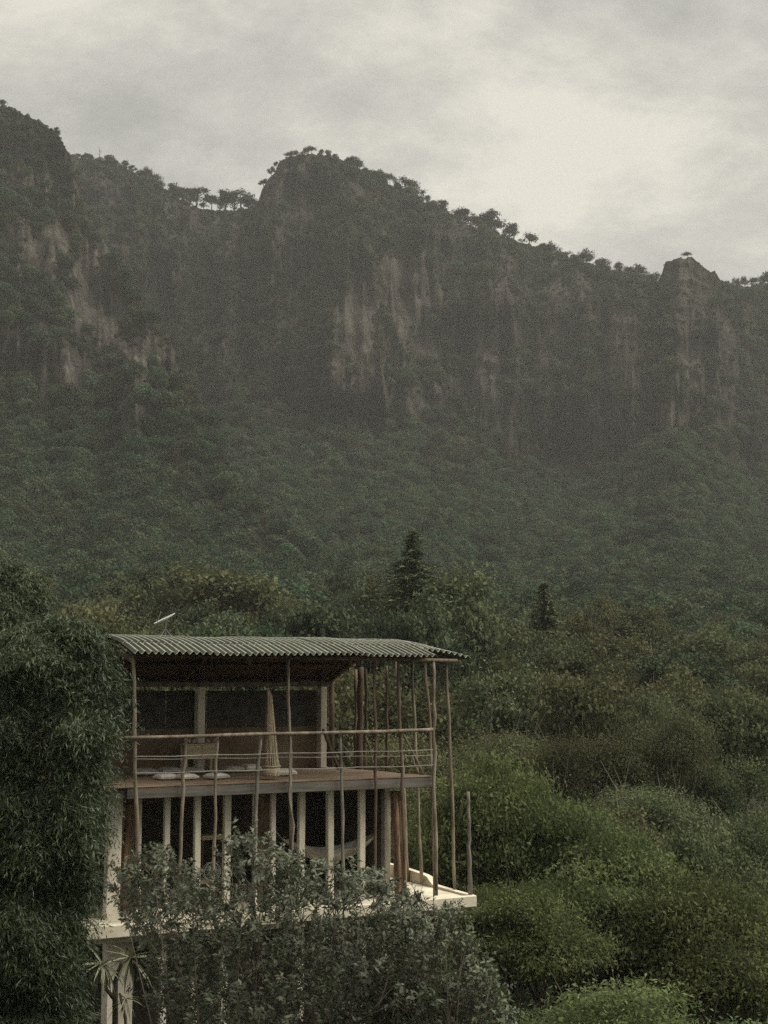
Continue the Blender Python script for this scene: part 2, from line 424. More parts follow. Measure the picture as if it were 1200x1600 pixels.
L_yucca = mat_leaf('leaf_yucca', (0.075, 0.085, 0.040), (0.17, 0.18, 0.095), 0.12, 0.06, 0.10, 0.01)

# ---------------------------------------------------------------- terrain
GY = [-200, 0, 14, 26, 36, 46, 60, 80, 110, 150, 200, 260, 330, 420, 600, 1400]
GZ = [-2.5, -4.5, -8.2, -9.0, -10.6, -14.6, -13.2, -10.5, -7.0, -3.2, 2.0, 8.0, 14.0, 20.0, 26.0, 30.0]
def ground(x, y):
    x, y = np.asarray(x, float), np.asarray(y, float)
    z = np.interp(y, GY, GZ)
    z = z - np.clip(x, -60, 60) * 0.05 * sstep(40, 120, y)
    z = z + fbm(x / 28, y / 28, 0, 5, 3) * 1.6 * sstep(36, 90, y) + fbm(x / 6, y / 6, 0, 9, 3) * 0.25
    return z
gx = np.concatenate([np.linspace(-700, -130, 26), np.arange(-126, 127, 3.0), np.linspace(130, 700, 26)])
gy = np.concatenate([np.linspace(-190, -10, 14), np.arange(0, 340, 3.0), np.linspace(345, 1250, 40)])
XX, YY = np.meshgrid(gx, gy)
def grid_faces(nr, nc):
    i = np.arange(nr - 1)[:, None] * nc + np.arange(nc - 1)[None, :]
    return np.stack([i, i + 1, i + nc + 1, i + nc], -1).reshape(-1, 4)
V = np.stack([XX, YY, ground(XX, YY)], -1).reshape(-1, 3)
tag(link(bpy.data.objects.new('terrain', mesh_np('terrain', V, grid_faces(*XX.shape), M_ground, True))), kind='structure')

# ---------------------------------------------------------------- mountains
RIDGE = [(-500, 140), (-200, 190), (0, 235), (110, 243), (130, 247), (160, 250), (185, 255), (215, 271), (240, 287), (270, 303), (300, 323), (320, 328),
         (360, 330), (395, 326), (404, 313), (408, 299), (415, 286), (430, 268), (437, 253), (450, 245), (475, 242), (500, 241), (520, 244),
         (540, 253), (560, 264), (580, 272), (600, 282), (625, 298), (660, 315), (700, 335), (740, 355), (770, 365), (800, 373), (830, 386),
         (870, 400), (910, 409), (950, 419), (990, 432), (1028, 441), (1034, 426), (1040, 409), (1060, 404), (1080, 403), (1093, 411), (1103, 421),
         (1118, 426), (1128, 441), (1150, 447), (1200, 447), (1400, 430), (1700, 420)]
RIDGE_Y = [(-500, 760), (0, 760), (110, 770), (250, 770), (340, 765), (395, 755), (415, 735), (450, 715), (520, 715), (620, 735), (800, 745),
           (1000, 735), (1028, 735), (1040, 690), (1090, 685), (1118, 690), (1130, 735), (1250, 770), (1700, 700)]
FOOT = [(-500, 660), (250, 650), (400, 640), (500, 660), (600, 685), (700, 690), (800, 735), (900, 750), (970, 735), (1050, 690), (1120, 735), (1200, 760), (1700, 750)]
FOOT_Y = [(-500, 600), (250, 640), (340, 640), (420, 625), (560, 610), (750, 620), (950, 610), (1060, 575), (1150, 600), (1300, 610), (1700, 560)]
def curve(c, x): return np.interp(x, [p[0] for p in c], [p[1] for p in c])

# patches of bare rock on the mountain: (column, row, half width, half height, strength)
ROCK = [(560, 500, 34, 110, .9), (622, 470, 30, 64, .95), (596, 590, 30, 50, .5), (565, 610, 14, 40, .5), (735, 545, 45, 70, .45), (690, 600, 60, 60, .45),
        (640, 630, 40, 22, .6), (765, 630, 18, 28, .6), (435, 320, 28, 40, .5), (445, 380, 30, 40, .4), (1082, 540, 11, 75, .8), (1055, 650, 12, 48, .95), (1030, 660, 22, 40, .55),
        (1120, 510, 20, 60, .5), (1160, 725, 12, 34, .85), (1120, 730, 22, 24, .5), (410, 645, 30, 12, .6), (985, 480, 60, 60, .25), (1080, 430, 40, 30, .4),
        (520, 420, 60, 60, .25), (820, 500, 60, 120, .2), (990, 580, 30, 70, .4), (665, 470, 22, 50, .45), (1010, 800, 46, 34, .35)]
ROCK_SPUR = [(130, 470, 36, 92, 1.5), (158, 505, 44, 48, 1.2), (185, 545, 30, 34, .75), (158, 395, 16, 24, .8), (75, 395, 60, 38, .95), (30, 420, 22, 34, .6),
             (100, 585, 44, 38, 1.4), (70, 600, 28, 28, 1.0), (235, 545, 34, 32, .6), (235, 495, 20, 28, .45), (25, 285, 34, 22, .6), (60, 288, 20, 26, .6), (120, 300, 14, 24, .5),
             (30, 770, 30, 30, .25), (190, 800, 40, 26, .3), (125, 850, 14, 26, .4), (115, 430, 20, 40, .6), (20, 540, 20, 30, .35)]
def rockmask(px, py, lst):
    r = np.zeros_like(px)
    wob = fbm(px / 26, py / 44, 0, 77, 4) * 0.55
    for cx, cy_, w, h, s in lst:
        q = np.sqrt(((px - cx) / w)**2 + ((py - cy_) / h)**2) + wob
        r = np.maximum(r, s * (1 - sstep(0.55, 1.25, q)))
    return r

def build_mountain(name, cols, py_of, Y_of, nrow, rocks, seed, amp):
    A, T = np.meshgrid(cols, np.linspace(0, 1, nrow))
    PY = py_of(A, T); Yd = Y_of(A, T)
    arc = A * 0.33
    zz = (HORIZON - PY) / FPX * Yd
    cliff = sstep(0.30, 0.50, T) * (1 - sstep(240, 330, A) if seed == 41 else 1.0)
    but = 1 - np.abs(fbm(arc / 26, zz / 150, 0.3, seed, 3))             # buttresses and gullies
    Yd = Yd - (but - 0.55) * 1.25 * amp * (0.35 + 0.65 * cliff)
    Yd = Yd - np.abs(fbm(arc / 7.5, zz / 46, 1.7, seed + 3, 3)) * amp * 0.26 * (0.4 + cliff)
    Yd = Yd + fbm(arc / 60, zz / 26, 2.2, seed + 5, 3) * amp * 0.30      # ledges
    Yd = Yd - (np.abs(fbm(arc / 3.2, zz / 55, 4.4, seed + 21, 2)) - 0.4) * amp * 0.20 * cliff     # grooves down the face
    Yd = Yd + noise(arc / 45 + 0.3 * fbm(arc / 12, zz / 12, 0, seed, 2), zz / 5.5, 0.5, seed + 25) * amp * 0.10 * cliff
    PYj = PY + fbm(A / 5.0, T * 40, 0, seed + 9, 3) * 1.6 * sstep(0.93, 1.0, T)
    a, b = ray(A, PYj)
    P = np.stack([a * Yd, Yd, b * Yd], -1)
    pale = rockmask(A, PY, rocks)
    rock = np.maximum(pale, cliff * np.clip(0.36 + 0.62 * fbm(arc / 13, zz / 50, 3.1, seed + 11, 4), 0, 0.85))
    # the far side of the ridge
    back, rb = [], []
    top = P[-1]
    for k in range(1, 7):
        q = top.copy(); q[:, 1] += 14 * k; q[:, 2] -= 3 * k + 3.2 * k * k; back.append(q); rb.append(np.zeros(len(cols)))
    P = np.concatenate([P, np.stack(back)], 0); rock2 = np.concatenate([rock, np.stack(rb)], 0)
    me = mesh_np(name, P.reshape(-1, 3), grid_faces(P.shape[0], P.shape[1]), M_mount, True, {'rock': rock2.ravel(), 'pale': np.concatenate([pale, np.stack(rb)], 0).ravel()})
    o = tag(link(bpy.data.objects.new(name, me)), kind='structure')
    return P[:nrow], rock, PY, A, T, pale

TT = [0, .10, .22, .36, .44, .80, .92, 1.0]
def back_py(A, T):
    foot, top = curve(FOOT, A), curve(RIDGE, A)
    s = np.interp(T, [0, .36, 1], [0, 1, 2])
    return np.where(s <= 1, 985 + (foot - 985) * s, foot + (top - foot) * (s - 1))
def back_Y(A, T):
    fy, ty = curve(FOOT_Y, A), curve(RIDGE_Y, A)
    s = np.interp(T, [0, .36, 1], [0, 1, 2])
    lo = 300 + (fy - 300) * np.interp(s, [0, .3, .7, 1], [0, .38, .80, 1])
    hi = fy + (ty - fy) * np.interp(s - 1, [0, .25, .5, .75, .9, 1], [0, .16, .34, .50, .72, 1])
    return np.where(s <= 1, lo, hi)
cols_b = np.concatenate([np.arange(-480, 80, 14.0), np.arange(80, 1210, 2.4), np.arange(1212, 1660, 14.0)])
BK = build_mountain('mountain', cols_b, back_py, back_Y, 250, ROCK, 21, 42.0)

SPUR = [(-500, 20), (-250, 90), (-100, 132), (0, 164), (20, 172), (40, 180), (70, 196), (88, 205), (96, 219), (104, 232), (110, 246), (114, 262), (118, 290), (128, 322), (150, 362),
        (178, 402), (200, 440), (230, 486), (258, 524), (282, 566), (304, 606), (330, 680), (362, 735), (400, 790), (450, 835), (520, 885), (600, 940), (640, 975)]
SPUR_Y = [(-500, 560), (-100, 600), (88, 590), (118, 560), (200, 520), (304, 470), (400, 400), (520, 350), (640, 306)]
def spur_py(A, T): return 985 + (curve(SPUR, A) - 985) * T
def spur_Y(A, T):
    ty = curve(SPUR_Y, A)
    return 298 + (ty - 298) * np.interp(T, [0, .12, .30, .46, .56, .66, .78, .84, .93, 1], [0, .20, .45, .62, .67, .72, .80, .90, .95, 1])
cols_s = np.concatenate([np.arange(-480, -40, 12.0), np.arange(-40, 642, 2.4)])
SP = build_mountain('mountain_spur', cols_s, spur_py, spur_Y, 230, ROCK_SPUR, 41, 27.0)

# ---------------------------------------------------------------- foliage builders
def leaf_quads(C, nrm, size, aspect, rng, droop=0.0, along=None, fold=0.25):
    """diamond leaves: centres C, facing nrm; returns verts, faces, per-leaf value"""
    n = len(C)
    nrm = nrm / np.maximum(np.linalg.norm(nrm, axis=1, keepdims=True), 1e-6)
    if along is None:
        along = rng.normal(size=(n, 3)); along[:, 2] -= droop
    along = along - nrm * np.sum(along * nrm, 1, keepdims=True)
    along /= np.maximum(np.linalg.norm(along, axis=1, keepdims=True), 1e-6)
    side = np.cross(nrm, along)
    size = np.broadcast_to(np.asarray(size, float), (n,))[:, None]
    w = size * aspect * 0.5
    base = C - along * size * 0.5; tip = C + along * size * 0.5 - nrm * size * 0.08
    up = nrm * w * fold
    l = C + side * w + up - along * size * 0.06; r = C - side * w + up - along * size * 0.06
    Vv = np.stack([base, r, tip, l], 1).reshape(-1, 3)
    return Vv, np.arange(n * 4).reshape(n, 4)

def leaf_mesh(name, parts, mat):
    Vs, Fs, vals, off = [], [], [], 0
    for Vv, F, val in parts:
        Vs.append(Vv); Fs.append(F + off); vals.append(val); off += len(Vv)
    return mesh_np(name, np.concatenate(Vs), np.concatenate(Fs), mat, False, {'v': np.concatenate(vals)})

def unit(rng, n):
    d = rng.normal(size=(n, 3)); return d / np.linalg.norm(d, axis=1, keepdims=True)

def broadleaf(name, seed, H, Rx, Rz, nlobe, nclump, nleaf, lsize, aspect, mat, bark=None, flat=0.8, clump_r=0.16, droop=0.3, trunk_r=None, trunkfrac=0.35, lobe_r=(0.34, 0.52), up=0.35, twigs=16):
    """returns (trunk mesh, crown mesh). H total height, Rx crown radius, Rz crown half height"""
    rng = np.random.default_rng(seed); rnd = random.Random(seed)
    cz = H - Rz
    # lobes
    d = unit(rng, nlobe); d[:, 2] = np.abs(d[:, 2]) * 1.1 - 0.45
    rad = rng.uniform(0.45, 0.90, nlobe)[:, None]
    LC = d * rad * np.array([Rx, Rx, Rz]) + np.array([0, 0, cz])
    LR = rng.uniform(*lobe_r, nlobe)
    # keep the crown's extent
    parts = []
    ci = rng.integers(0, nlobe, nclump)
    dd = unit(rng, nclump); dd[:, 2] = dd[:, 2] * 0.9 + up
    dd /= np.linalg.norm(dd, axis=1, keepdims=True)
    cr = rng.uniform(0.72, 1.08, nclump)[:, None]
    cr = np.where(rng.uniform(size=cr.shape) < 0.12, cr * 1.35, cr)
    CC = LC[ci] + dd * cr * LR[ci][:, None] * np.array([Rx, Rx, Rz * 0.95])
    k = np.repeat(np.arange(nclump), nleaf)
    n = len(k)
    off = rng.normal(size=(n, 3)) * np.array([1, 1, flat]) * clump_r * Rx * 0.55
    C = CC[k] + off
    nr = dd[k] * 0.5 + rng.normal(size=(n, 3)) * 0.55 + np.array([0, 0, 0.55])
    Vv, F = leaf_quads(C, nr, lsize * rng.uniform(0.6, 1.25, n), aspect, rng, droop)
    cv = rng.uniform(0, 1, nclump)
    val = np.clip(cv[k] * 0.85 + rng.uniform(-0.1, 0.35, n) - 0.05, 0, 1)
    crown = leaf_mesh('crown', [(Vv, F, np.repeat(val, 4))], mat)
    # trunk and limbs
    tr = trunk_r or H * 0.016
    b = MB()
    wob = [(rnd.uniform(-1, 1) * H * 0.015 * i, rnd.uniform(-1, 1) * H * 0.015 * i) for i in range(5)]
    tz = [0, H * 0.12, H * trunkfrac * 0.7, H * trunkfrac, cz + Rz * 0.3]
    tp = [(wob[i][0], wob[i][1], tz[i] - (0.4 if i == 0 else 0)) for i in range(5)]
    b.tube(tp, [tr * 1.5, tr * 1.05, tr * 0.9, tr * 0.75, tr * 0.3], 7)
    for i in range(nlobe):
        a0 = Vector(tp[3]) if i % 2 else (Vector(tp[3]) + Vector(tp[4])) * 0.5
        e_ = Vector(LC[i]); mid = (a0 + e_) * 0.5 + Vector((0, 0, -0.04 * H + rnd.uniform(-.02, .03) * H))
        b.tube([a0, mid, e_], [tr * 0.5, tr * 0.32, tr * 0.12], 5, caps=False)
    for i in range(twigs):
        q = Vector(LC[i % nlobe]); dv = (q - Vector((0, 0, cz - Rz * .3))).normalized(); dv = (dv + Vector((rnd.uniform(-.5, .5), rnd.uniform(-.5, .5), rnd.uniform(-.1, .6)))).normalized()
        L_ = Rx * rnd.uniform(.35, .68)
        b.tube([q, q + dv * L_ * .5 + Vector((0, 0, -.05)), q + dv * L_], [tr * .14, tr * .10, tr * .05], 4, caps=False)
    return b.mesh('trunk', bark or M_bark, True), crown

def conifer(name, seed, H, Rb, nring, mat, lsize=0.35):
    rng = np.random.default_rng(seed)
    C, nr, al = [], [], []
    b = MB(); b.tube([(0, 0, -0.4), (0.05, 0, H * 0.5), (0, 0.05, H)], [H * 0.014, H * 0.009, 0.02], 7)
    for i in range(nring):
        t = min(0.985, max(0.0, (i + rng.uniform(-1.5, 1.5)) / nring))
        z = H * (0.12 + 0.88 * t); r = Rb * (1 - t) ** 0.92 * rng.uniform(0.45, 1.25) + 0.12
        nb = int(rng.integers(2, 5))
        for j in range(nb):
            w = rng.uniform(0, 2 * math.pi); L_ = r * rng.uniform(0.65, 1.15)
            dv = np.array([math.cos(w), math.sin(w), 0.0])
            sag = rng.uniform(0.05, 0.30)
            m_ = max(7, int(L_ * 24))
            u = rng.uniform(0.12, 1, m_)
            p = dv[None] * (u * L_)[:, None]; p[:, 2] = z + L_ * (0.28 * u - (0.28 + sag) * u * u)
            p += rng.normal(size=p.shape) * np.array([.26, .26, .24]) * min(1.0, 0.25 + 0.4 * L_)
            C.append(p); nr.append(rng.normal(size=p.shape) * 0.5 + np.array([0, 0, 0.8]))
            a_ = dv[None] + rng.normal(size=p.shape) * 0.6; a_[:, 2] -= 0.3; al.append(a_)
            b.tube([(0, 0, z), tuple(dv * L_ * 0.9 + np.array([0, 0, z - L_ * sag * 0.6]))], [0.035, 0.01], 4, caps=False)
    C, nr, al = np.concatenate(C), np.concatenate(nr), np.concatenate(al)
    Vv, F = leaf_quads(C, nr, lsize * rng.uniform(0.6, 1.3, len(C)), 0.32, rng, along=al)
    return b.mesh('trunk', M_bark, True), leaf_mesh('crown', [(Vv, F, np.repeat(rng.uniform(0, 1, len(C)), 4))], mat)

def make_tree(name, meshes, loc, rz, sc, label, group=None, cat='tree', sz=None):
    t = empty(name, loc, rz); t.scale = (sc, sc, sz or sc)
    jr = random.Random(int(abs(loc[0]) * 131 + abs(loc[1]) * 17)); t.rotation_euler = (jr.uniform(-.07, .07), jr.uniform(-.07, .07), rz)
    tag(t, label, cat, group)
    link(bpy.data.objects.new('trunk', meshes[0]), t)
    link(bpy.data.objects.new('crown', meshes[1]), t)
    return t

# ---------------------------------------------------------------- far wood on the mountain (a mass: stuff)
FAR = bpy.data.collections.new('far_tree_kinds')
def far_proto(i, mat, n, ls, H, Rx, Rz):
    rng = np.random.default_rng(900 + i)
    nl = 9
    d = unit(rng, nl); d[:, 2] = np.abs(d[:, 2]) * 1.0 - 0.35
    LC = d * rng.uniform(.4, .7, nl)[:, None] * np.array([Rx, Rx, Rz]) + np.array([0, 0, H - Rz])
    LR = rng.uniform(.34, .55, nl)
    k = rng.integers(0, nl, n); dd = unit(rng, n); dd[:, 2] += 0.35; dd /= np.linalg.norm(dd, axis=1, keepdims=True)
    C = LC[k] + dd * LR[k][:, None] * np.array([Rx, Rx, Rz]) * rng.uniform(.75, 1.1, n)[:, None]
    Vv, F = leaf_quads(C, dd * .6 + rng.normal(size=(n, 3)) * .5 + np.array([0, 0, .4]), ls * rng.uniform(.6, 1.3, n), 0.7, rng, 0.2)
    val = np.clip(rng.uniform(0, 1, nl)[k] * .55 + rng.uniform(0, .5, n), 0, 1)
    o = bpy.data.objects.new('far_kind_%02d' % i, leaf_mesh('far_kind', [(Vv, F, np.repeat(val, 4))], mat))
    FAR.objects.link(o)
for i in range(5): far_proto(i, L_far, 1700, 0.52, 8.0, 4.0, 3.9)
far_proto(9, L_dark, 900, 0.26, 2.4, 1.7, 1.3)
for i in range(5, 9): far_proto(i, L_cliff, 900, 0.44, 4.6, 3.0, 2.6)

def scatter_stuff(name, P, sc, idx, label, cat, seed):
    rng = np.random.default_rng(seed)
    me = bpy.data.meshes.new(name); n = len(P)
    me.vertices.add(n); me.vertices.foreach_set('co', np.ascontiguousarray(P, dtype=np.float32).ravel())
    a = me.attributes.new('sc', 'FLOAT_VECTOR', 'POINT'); a.data.foreach_set('vector', np.ascontiguousarray(sc, dtype=np.float32).ravel())
    a = me.attributes.new('rot', 'FLOAT_VECTOR', 'POINT')
    rot = np.zeros((n, 3), np.float32); rot[:, 2] = rng.uniform(0, 6.283, n); rot[:, 0] = rng.normal(0, .12, n); rot[:, 1] = rng.normal(0, .12, n)
    a.data.foreach_set('vector', rot.ravel())
    a = me.attributes.new('idx', 'INT', 'POINT'); a.data.foreach_set('value', idx.astype(np.int32))
    o = link(bpy.data.objects.new(name, me)); tag(o, label, cat, kind='stuff')
    ng = bpy.data.node_groups.new(name, 'GeometryNodeTree')
    ng.interface.new_socket('Geometry', in_out='INPUT', socket_type='NodeSocketGeometry')
    ng.interface.new_socket('Geometry', in_out='OUTPUT', socket_type='NodeSocketGeometry')
    N, L = ng.nodes, ng.links
    gi, go = N.new('NodeGroupInput'), N.new('NodeGroupOutput')
    ci = N.new('GeometryNodeCollectionInfo'); ci.inputs['Collection'].default_value = FAR
    ci.inputs['Separate Children'].default_value = True; ci.inputs['Reset Children'].default_value = True
    ip = N.new('GeometryNodeInstanceOnPoints'); ip.inputs['Pick Instance'].default_value = True
    def na(nm, t):
        x = N.new('GeometryNodeInputNamedAttribute'); x.data_type = t; x.inputs['Name'].default_value = nm
        return [s for s in x.outputs if s.enabled and s.name == 'Attribute'][0]
    L.new(gi.outputs[0], ip.inputs['Points']); L.new(ci.outputs[0], ip.inputs['Instance'])
    L.new(na('idx', 'INT'), ip.inputs['Instance Index']); L.new(na('rot', 'FLOAT_VECTOR'), ip.inputs['Rotation'])
    L.new(na('sc', 'FLOAT_VECTOR'), ip.inputs['Scale']); L.new(ip.outputs[0], go.inputs[0])
    md = o.modifiers.new('scatter', 'NODES'); md.node_group = ng
    return o

def mountain_points(G, seed, n_try, spur):
    """sample the surface by area; fewer plants on bare rock"""
    P, rock, PY, A, T, pale = G
    rng = np.random.default_rng(seed)
    a, b, c = P[:-1, :-1], P[:-1, 1:], P[1:, :-1]
    nrm = np.cross(b - a, c - a); area = np.linalg.norm(nrm, axis=-1)
    inview = ((A[:-1, :-1] > -60) & (A[:-1, :-1] < 1260)).astype(float)
    hor = nrm[..., 2] / np.maximum(area, 1e-6)
    wgt = np.minimum(area, 400) * (0.12 + 0.88 * inview)
    if not spur:  # hidden behind the spur
        wgt = wgt * np.where((A[:-1, :-1] < 640) & (PY[:-1, :-1] > np.maximum(curve(SPUR, A[:-1, :-1]) + 30, 0)), 0.0, 1.0)
    pr = wgt.ravel() / wgt.sum()
    k = rng.choice(len(pr), n_try, p=pr)
    u, v = rng.uniform(size=(2, n_try, 1))
    Q = a.reshape(-1, 3)[k] + (b - a).reshape(-1, 3)[k] * u + (c - a).reshape(-1, 3)[k] * v
    rk = rock[:-1, :-1].ravel()[k]; hz = np.abs(hor).ravel()[k]
    t = T[:-1, :-1].ravel()[k]
    clump = fbm(Q[:, 0] / 30, Q[:, 1] / 30, Q[:, 2] / 30, 5, 3)
    keep = rng.uniform(size=n_try) < np.clip((1.15 - (0.95 if spur else 0.85) * rk) * (0.95 + 0.6 * clump) * np.where(hz < 0.28, 0.55, np.where(hz < 0.42, 0.8, 1.0)), 0, 1)
    keep &= rng.uniform(size=n_try) > 0.85 * np.clip(pale[:-1, :-1].ravel()[k] * 1.5, 0, 1)
    av = A[:-1, :-1].ravel()[k]; keep &= ~((t > 0.90) & (((av > 1028) & (av < 1130)) | ((av > 400) & (av < 445))) & (rng.uniform(size=n_try) < 0.8))
    Q, hz, t = Q[keep], hz[keep], t[keep]
    n = len(Q)
    steep = (hz < 0.42) | (t + 0.17 * fbm(Q[:, 0] / 25, Q[:, 1] / 25, Q[:, 2] / 25, 8, 2) > (0.56 if spur else 0.47))
    steep &= rng.uniform(size=n) > 0.12
    idx = np.where(steep, rng.integers(5, 9, n), rng.integers(0, 5, n))
    s = np.where(steep, rng.uniform(.30, 0.95, n) * (1 - 0.35 * rk[keep]), rng.uniform(.65, 1.25, n))
    ridge = t > 0.97
    pxq = Q[:, 0] / Q[:, 1] * FPX / 1.0 + 600
    rag = ((pxq > 560) & (pxq < 1020)) | ((pxq > 120) & (pxq < 310))
    s = np.where(ridge, s * np.where(rag, 0.85, 0.55), s)
    sc = np.stack([s, s, s * rng.uniform(.8, 1.25, n)], -1)
    Q[:, 2] -= 1.2 * s
    return Q, sc, idx
Q, sc, idx = mountain_points(BK, 3, 17000, False)
# scrub fringing the crest
rng = np.random.default_rng(31)
for G, n, x0, x1 in ((BK, 620, 100, 1230), (SP, 90, -30, 100)):
    P_, A_ = G[0], G[3]
    ci = rng.choice(np.where((A_[0] > x0) & (A_[0] < x1))[0], n); ri = P_.shape[0] - 1 - rng.integers(0, 9, n)
    pt = P_[ri, ci] - np.array([0, 0, 0.4]); xx_ = A_[0][ci]
    s = rng.uniform(.25, .75, n) ** 1.0 * np.where(((xx_ > 1030) & (xx_ < 1128)) | ((xx_ > 398) & (xx_ < 450)), 0.3, 1.0) * (0.6 if G is SP else 1.0)
    Q = np.concatenate([Q, pt]); sc = np.concatenate([sc, np.stack([s, s, s * rng.uniform(.7, 1.3, n)], -1)]); idx = np.concatenate([idx, rng.integers(5, 9, n)])
scatter_stuff('mountain_wood', Q, sc, idx, 'dark green woodland and scrub covering the far mountain face', 'woodland', 4)
Q, sc, idx = mountain_points(SP, 6, 7500, True)
scatter_stuff('spur_wood', Q, sc, idx, 'green woodland and scrub covering the nearer spur at left', 'woodland', 7)
# valley wood beyond the trees that can be told apart
rng = np.random.default_rng(12)
n = 1500
y = rng.uniform(200, 345, n); x = rng.uniform(-0.36, 0.36, n) * y
s = rng.uniform(.75, 1.35, n)
Q = np.stack([x, y, ground(x, y) - 0.8], -1)
scatter_stuff('foothill_wood', Q, np.stack([s, s, s * rng.uniform(.85, 1.3, n)], -1), rng.integers(0, 5, n), 'continuous dark green woodland at the foot of the mountain', 'woodland', 13)

# undergrowth in the hollow beside the house
rng = np.random.default_rng(15)
n = 520
y = rng.uniform(31, 80, n); x = rng.uniform(-0.30, 0.32, n) * y
ok = ~((y < 38) & (x < 4.5))
x, y = x[ok], y[ok]; n = len(x); s = rng.uniform(.6, 1.25, n)
scatter_stuff('undergrowth', np.stack([x, y, ground(x, y) - 0.3], -1), np.stack([s, s, s], -1), np.full(n, 9), 'dark tangled undergrowth in the hollow below the lime green trees', 'undergrowth', 16)

# ---------------------------------------------------------------- trees on the skyline
def skyline_kind(seed, H, R_, Rz, mat=L_ridge, lobes=6, trunkfrac=0.5):
    return broadleaf('ridge', seed, H, R_, Rz, lobes, 62, 22, 0.62, 0.75, mat, flat=0.6, clump_r=0.30, trunk_r=0.30, trunkfrac=trunkfrac, lobe_r=(0.16, 0.40), up=0.1)
RK = [skyline_kind(301, 10, 4.6, 4.4, lobes=9), skyline_kind(302, 10, 3.9, 4.7, lobes=9), skyline_kind(303, 10, 5.2, 3.6, lobes=8), skyline_kind(304, 10, 3.8, 3.9, trunkfrac=.45), skyline_kind(305, 10, 5.0, 5.0, lobes=10, trunkfrac=.3)]
def sky_tree(px, pybase, hpx, kind, label, group, dy=6.0, name='skyline_tree'):
    Y = float(curve(RIDGE_Y, px)) + dy
    p = at(px, pybase, Y)
    h = hpx * 1.12 / FPX * Y
    jr = random.Random(int(px * 7))
    return make_tree(name, RK[kind], p, jr.uniform(0, 6.28), h / 10.0 * jr.uniform(.8, 1.35), label, group, sz=h / 10.0 * jr.uniform(.85, 1.15))
g_dome = 'trees on the rounded summit'
for px, pb, h, k in [(412, 292, 16, 3), (424, 275, 17, 3), (432, 262, 13, 1), (452, 247, 12, 2), (459, 246, 14, 2), (477, 243, 16, 2), (487, 242, 16, 2), (502, 243, 13, 4), (513, 244, 12, 4), (524, 248, 11, 4),
                     (545, 262, 24, 1), (553, 268, 28, 1), (562, 268, 22, 0)]:
    sky_tree(px, pb + 2, h, k, 'small wind-shaped tree on the rounded central summit against the sky', g_dome)
g_saddle = 'trees in the saddle'
for px, pb, h, k in [(296, 322, 32, 1), (307, 327, 40, 3), (318, 326, 14, 1), (331, 330, 28, 3), (344, 330, 30, 0), (352, 330, 34, 3), (366, 331, 36, 1), (376, 330, 33, 0), (388, 328, 24, 2), (396, 325, 18, 4)]:
    sky_tree(px, pb + 2, h, k, 'dark thin-trunked tree standing in the saddle left of the rounded summit', g_saddle, 3.0)
g_left = 'trees on the ridge left of the saddle'
for px, pb, h, k in [(121, 246, 10, 4), (134, 248, 11, 2), (142, 250, 10, 0), (166, 252, 13, 4), (176, 254, 11, 4), (195, 262, 16, 1), (206, 270, 14, 3), (222, 282, 22, 1), (233, 285, 26, 0), (240, 290, 22, 2), (252, 297, 18, 4), (268, 308, 30, 1),
                     (277, 312, 26, 0), (285, 318, 26, 4)]:
    sky_tree(px, pb + 2, h, k, 'small tree on the falling ridge between the spur and the saddle', g_left)
g_right = 'trees along the long descending ridge'
for px, pb, h, k in [(578, 272, 12, 4), (590, 279, 13, 4), (609, 290, 20, 2), (619, 296, 18, 1), (634, 304, 34, 3), (638, 306, 18, 1), (652, 312, 26, 0), (667, 318, 18, 4), (688, 330, 22, 4), (694, 332, 20, 0), (712, 344, 20, 2), (724, 350, 32, 1),
                     (735, 354, 28, 0), (744, 357, 22, 4), (757, 362, 30, 0), (766, 366, 42, 1), (774, 367, 30, 3), (796, 374, 28, 0), (803, 376, 30, 1), (826, 387, 26, 1), (846, 394, 20, 4), (856, 398, 24, 0), (865, 402, 24, 4), (885, 407, 18, 2),
                     (911, 412, 28, 0), (917, 412, 22, 2), (944, 420, 20, 4), (967, 428, 22, 4), (991, 435, 28, 0), (997, 436, 22, 2), (1010, 440, 18, 0), (1022, 444, 22, 2)]:
    sky_tree(px, pb + 3, h, k, 'dark tree on the long ridge sloping down right of the rounded summit', g_right)
sky_tree(1075, 406, 15, 2, 'lone flat-topped tree on top of the rock tower at right', None, -2)
g_edge = 'trees on the ridge right of the rock tower'
for px, pb, h, k in [(1136, 447, 12, 4), (1150, 450, 18, 0), (1164, 450, 20, 0), (1178, 450, 18, 1), (1190, 449, 22, 4), (1199, 449, 26, 4), (1212, 449, 24, 0)]:
    sky_tree(px, pb + 2, h, k, 'dark tree on the low ridge right of the rock tower', g_edge)
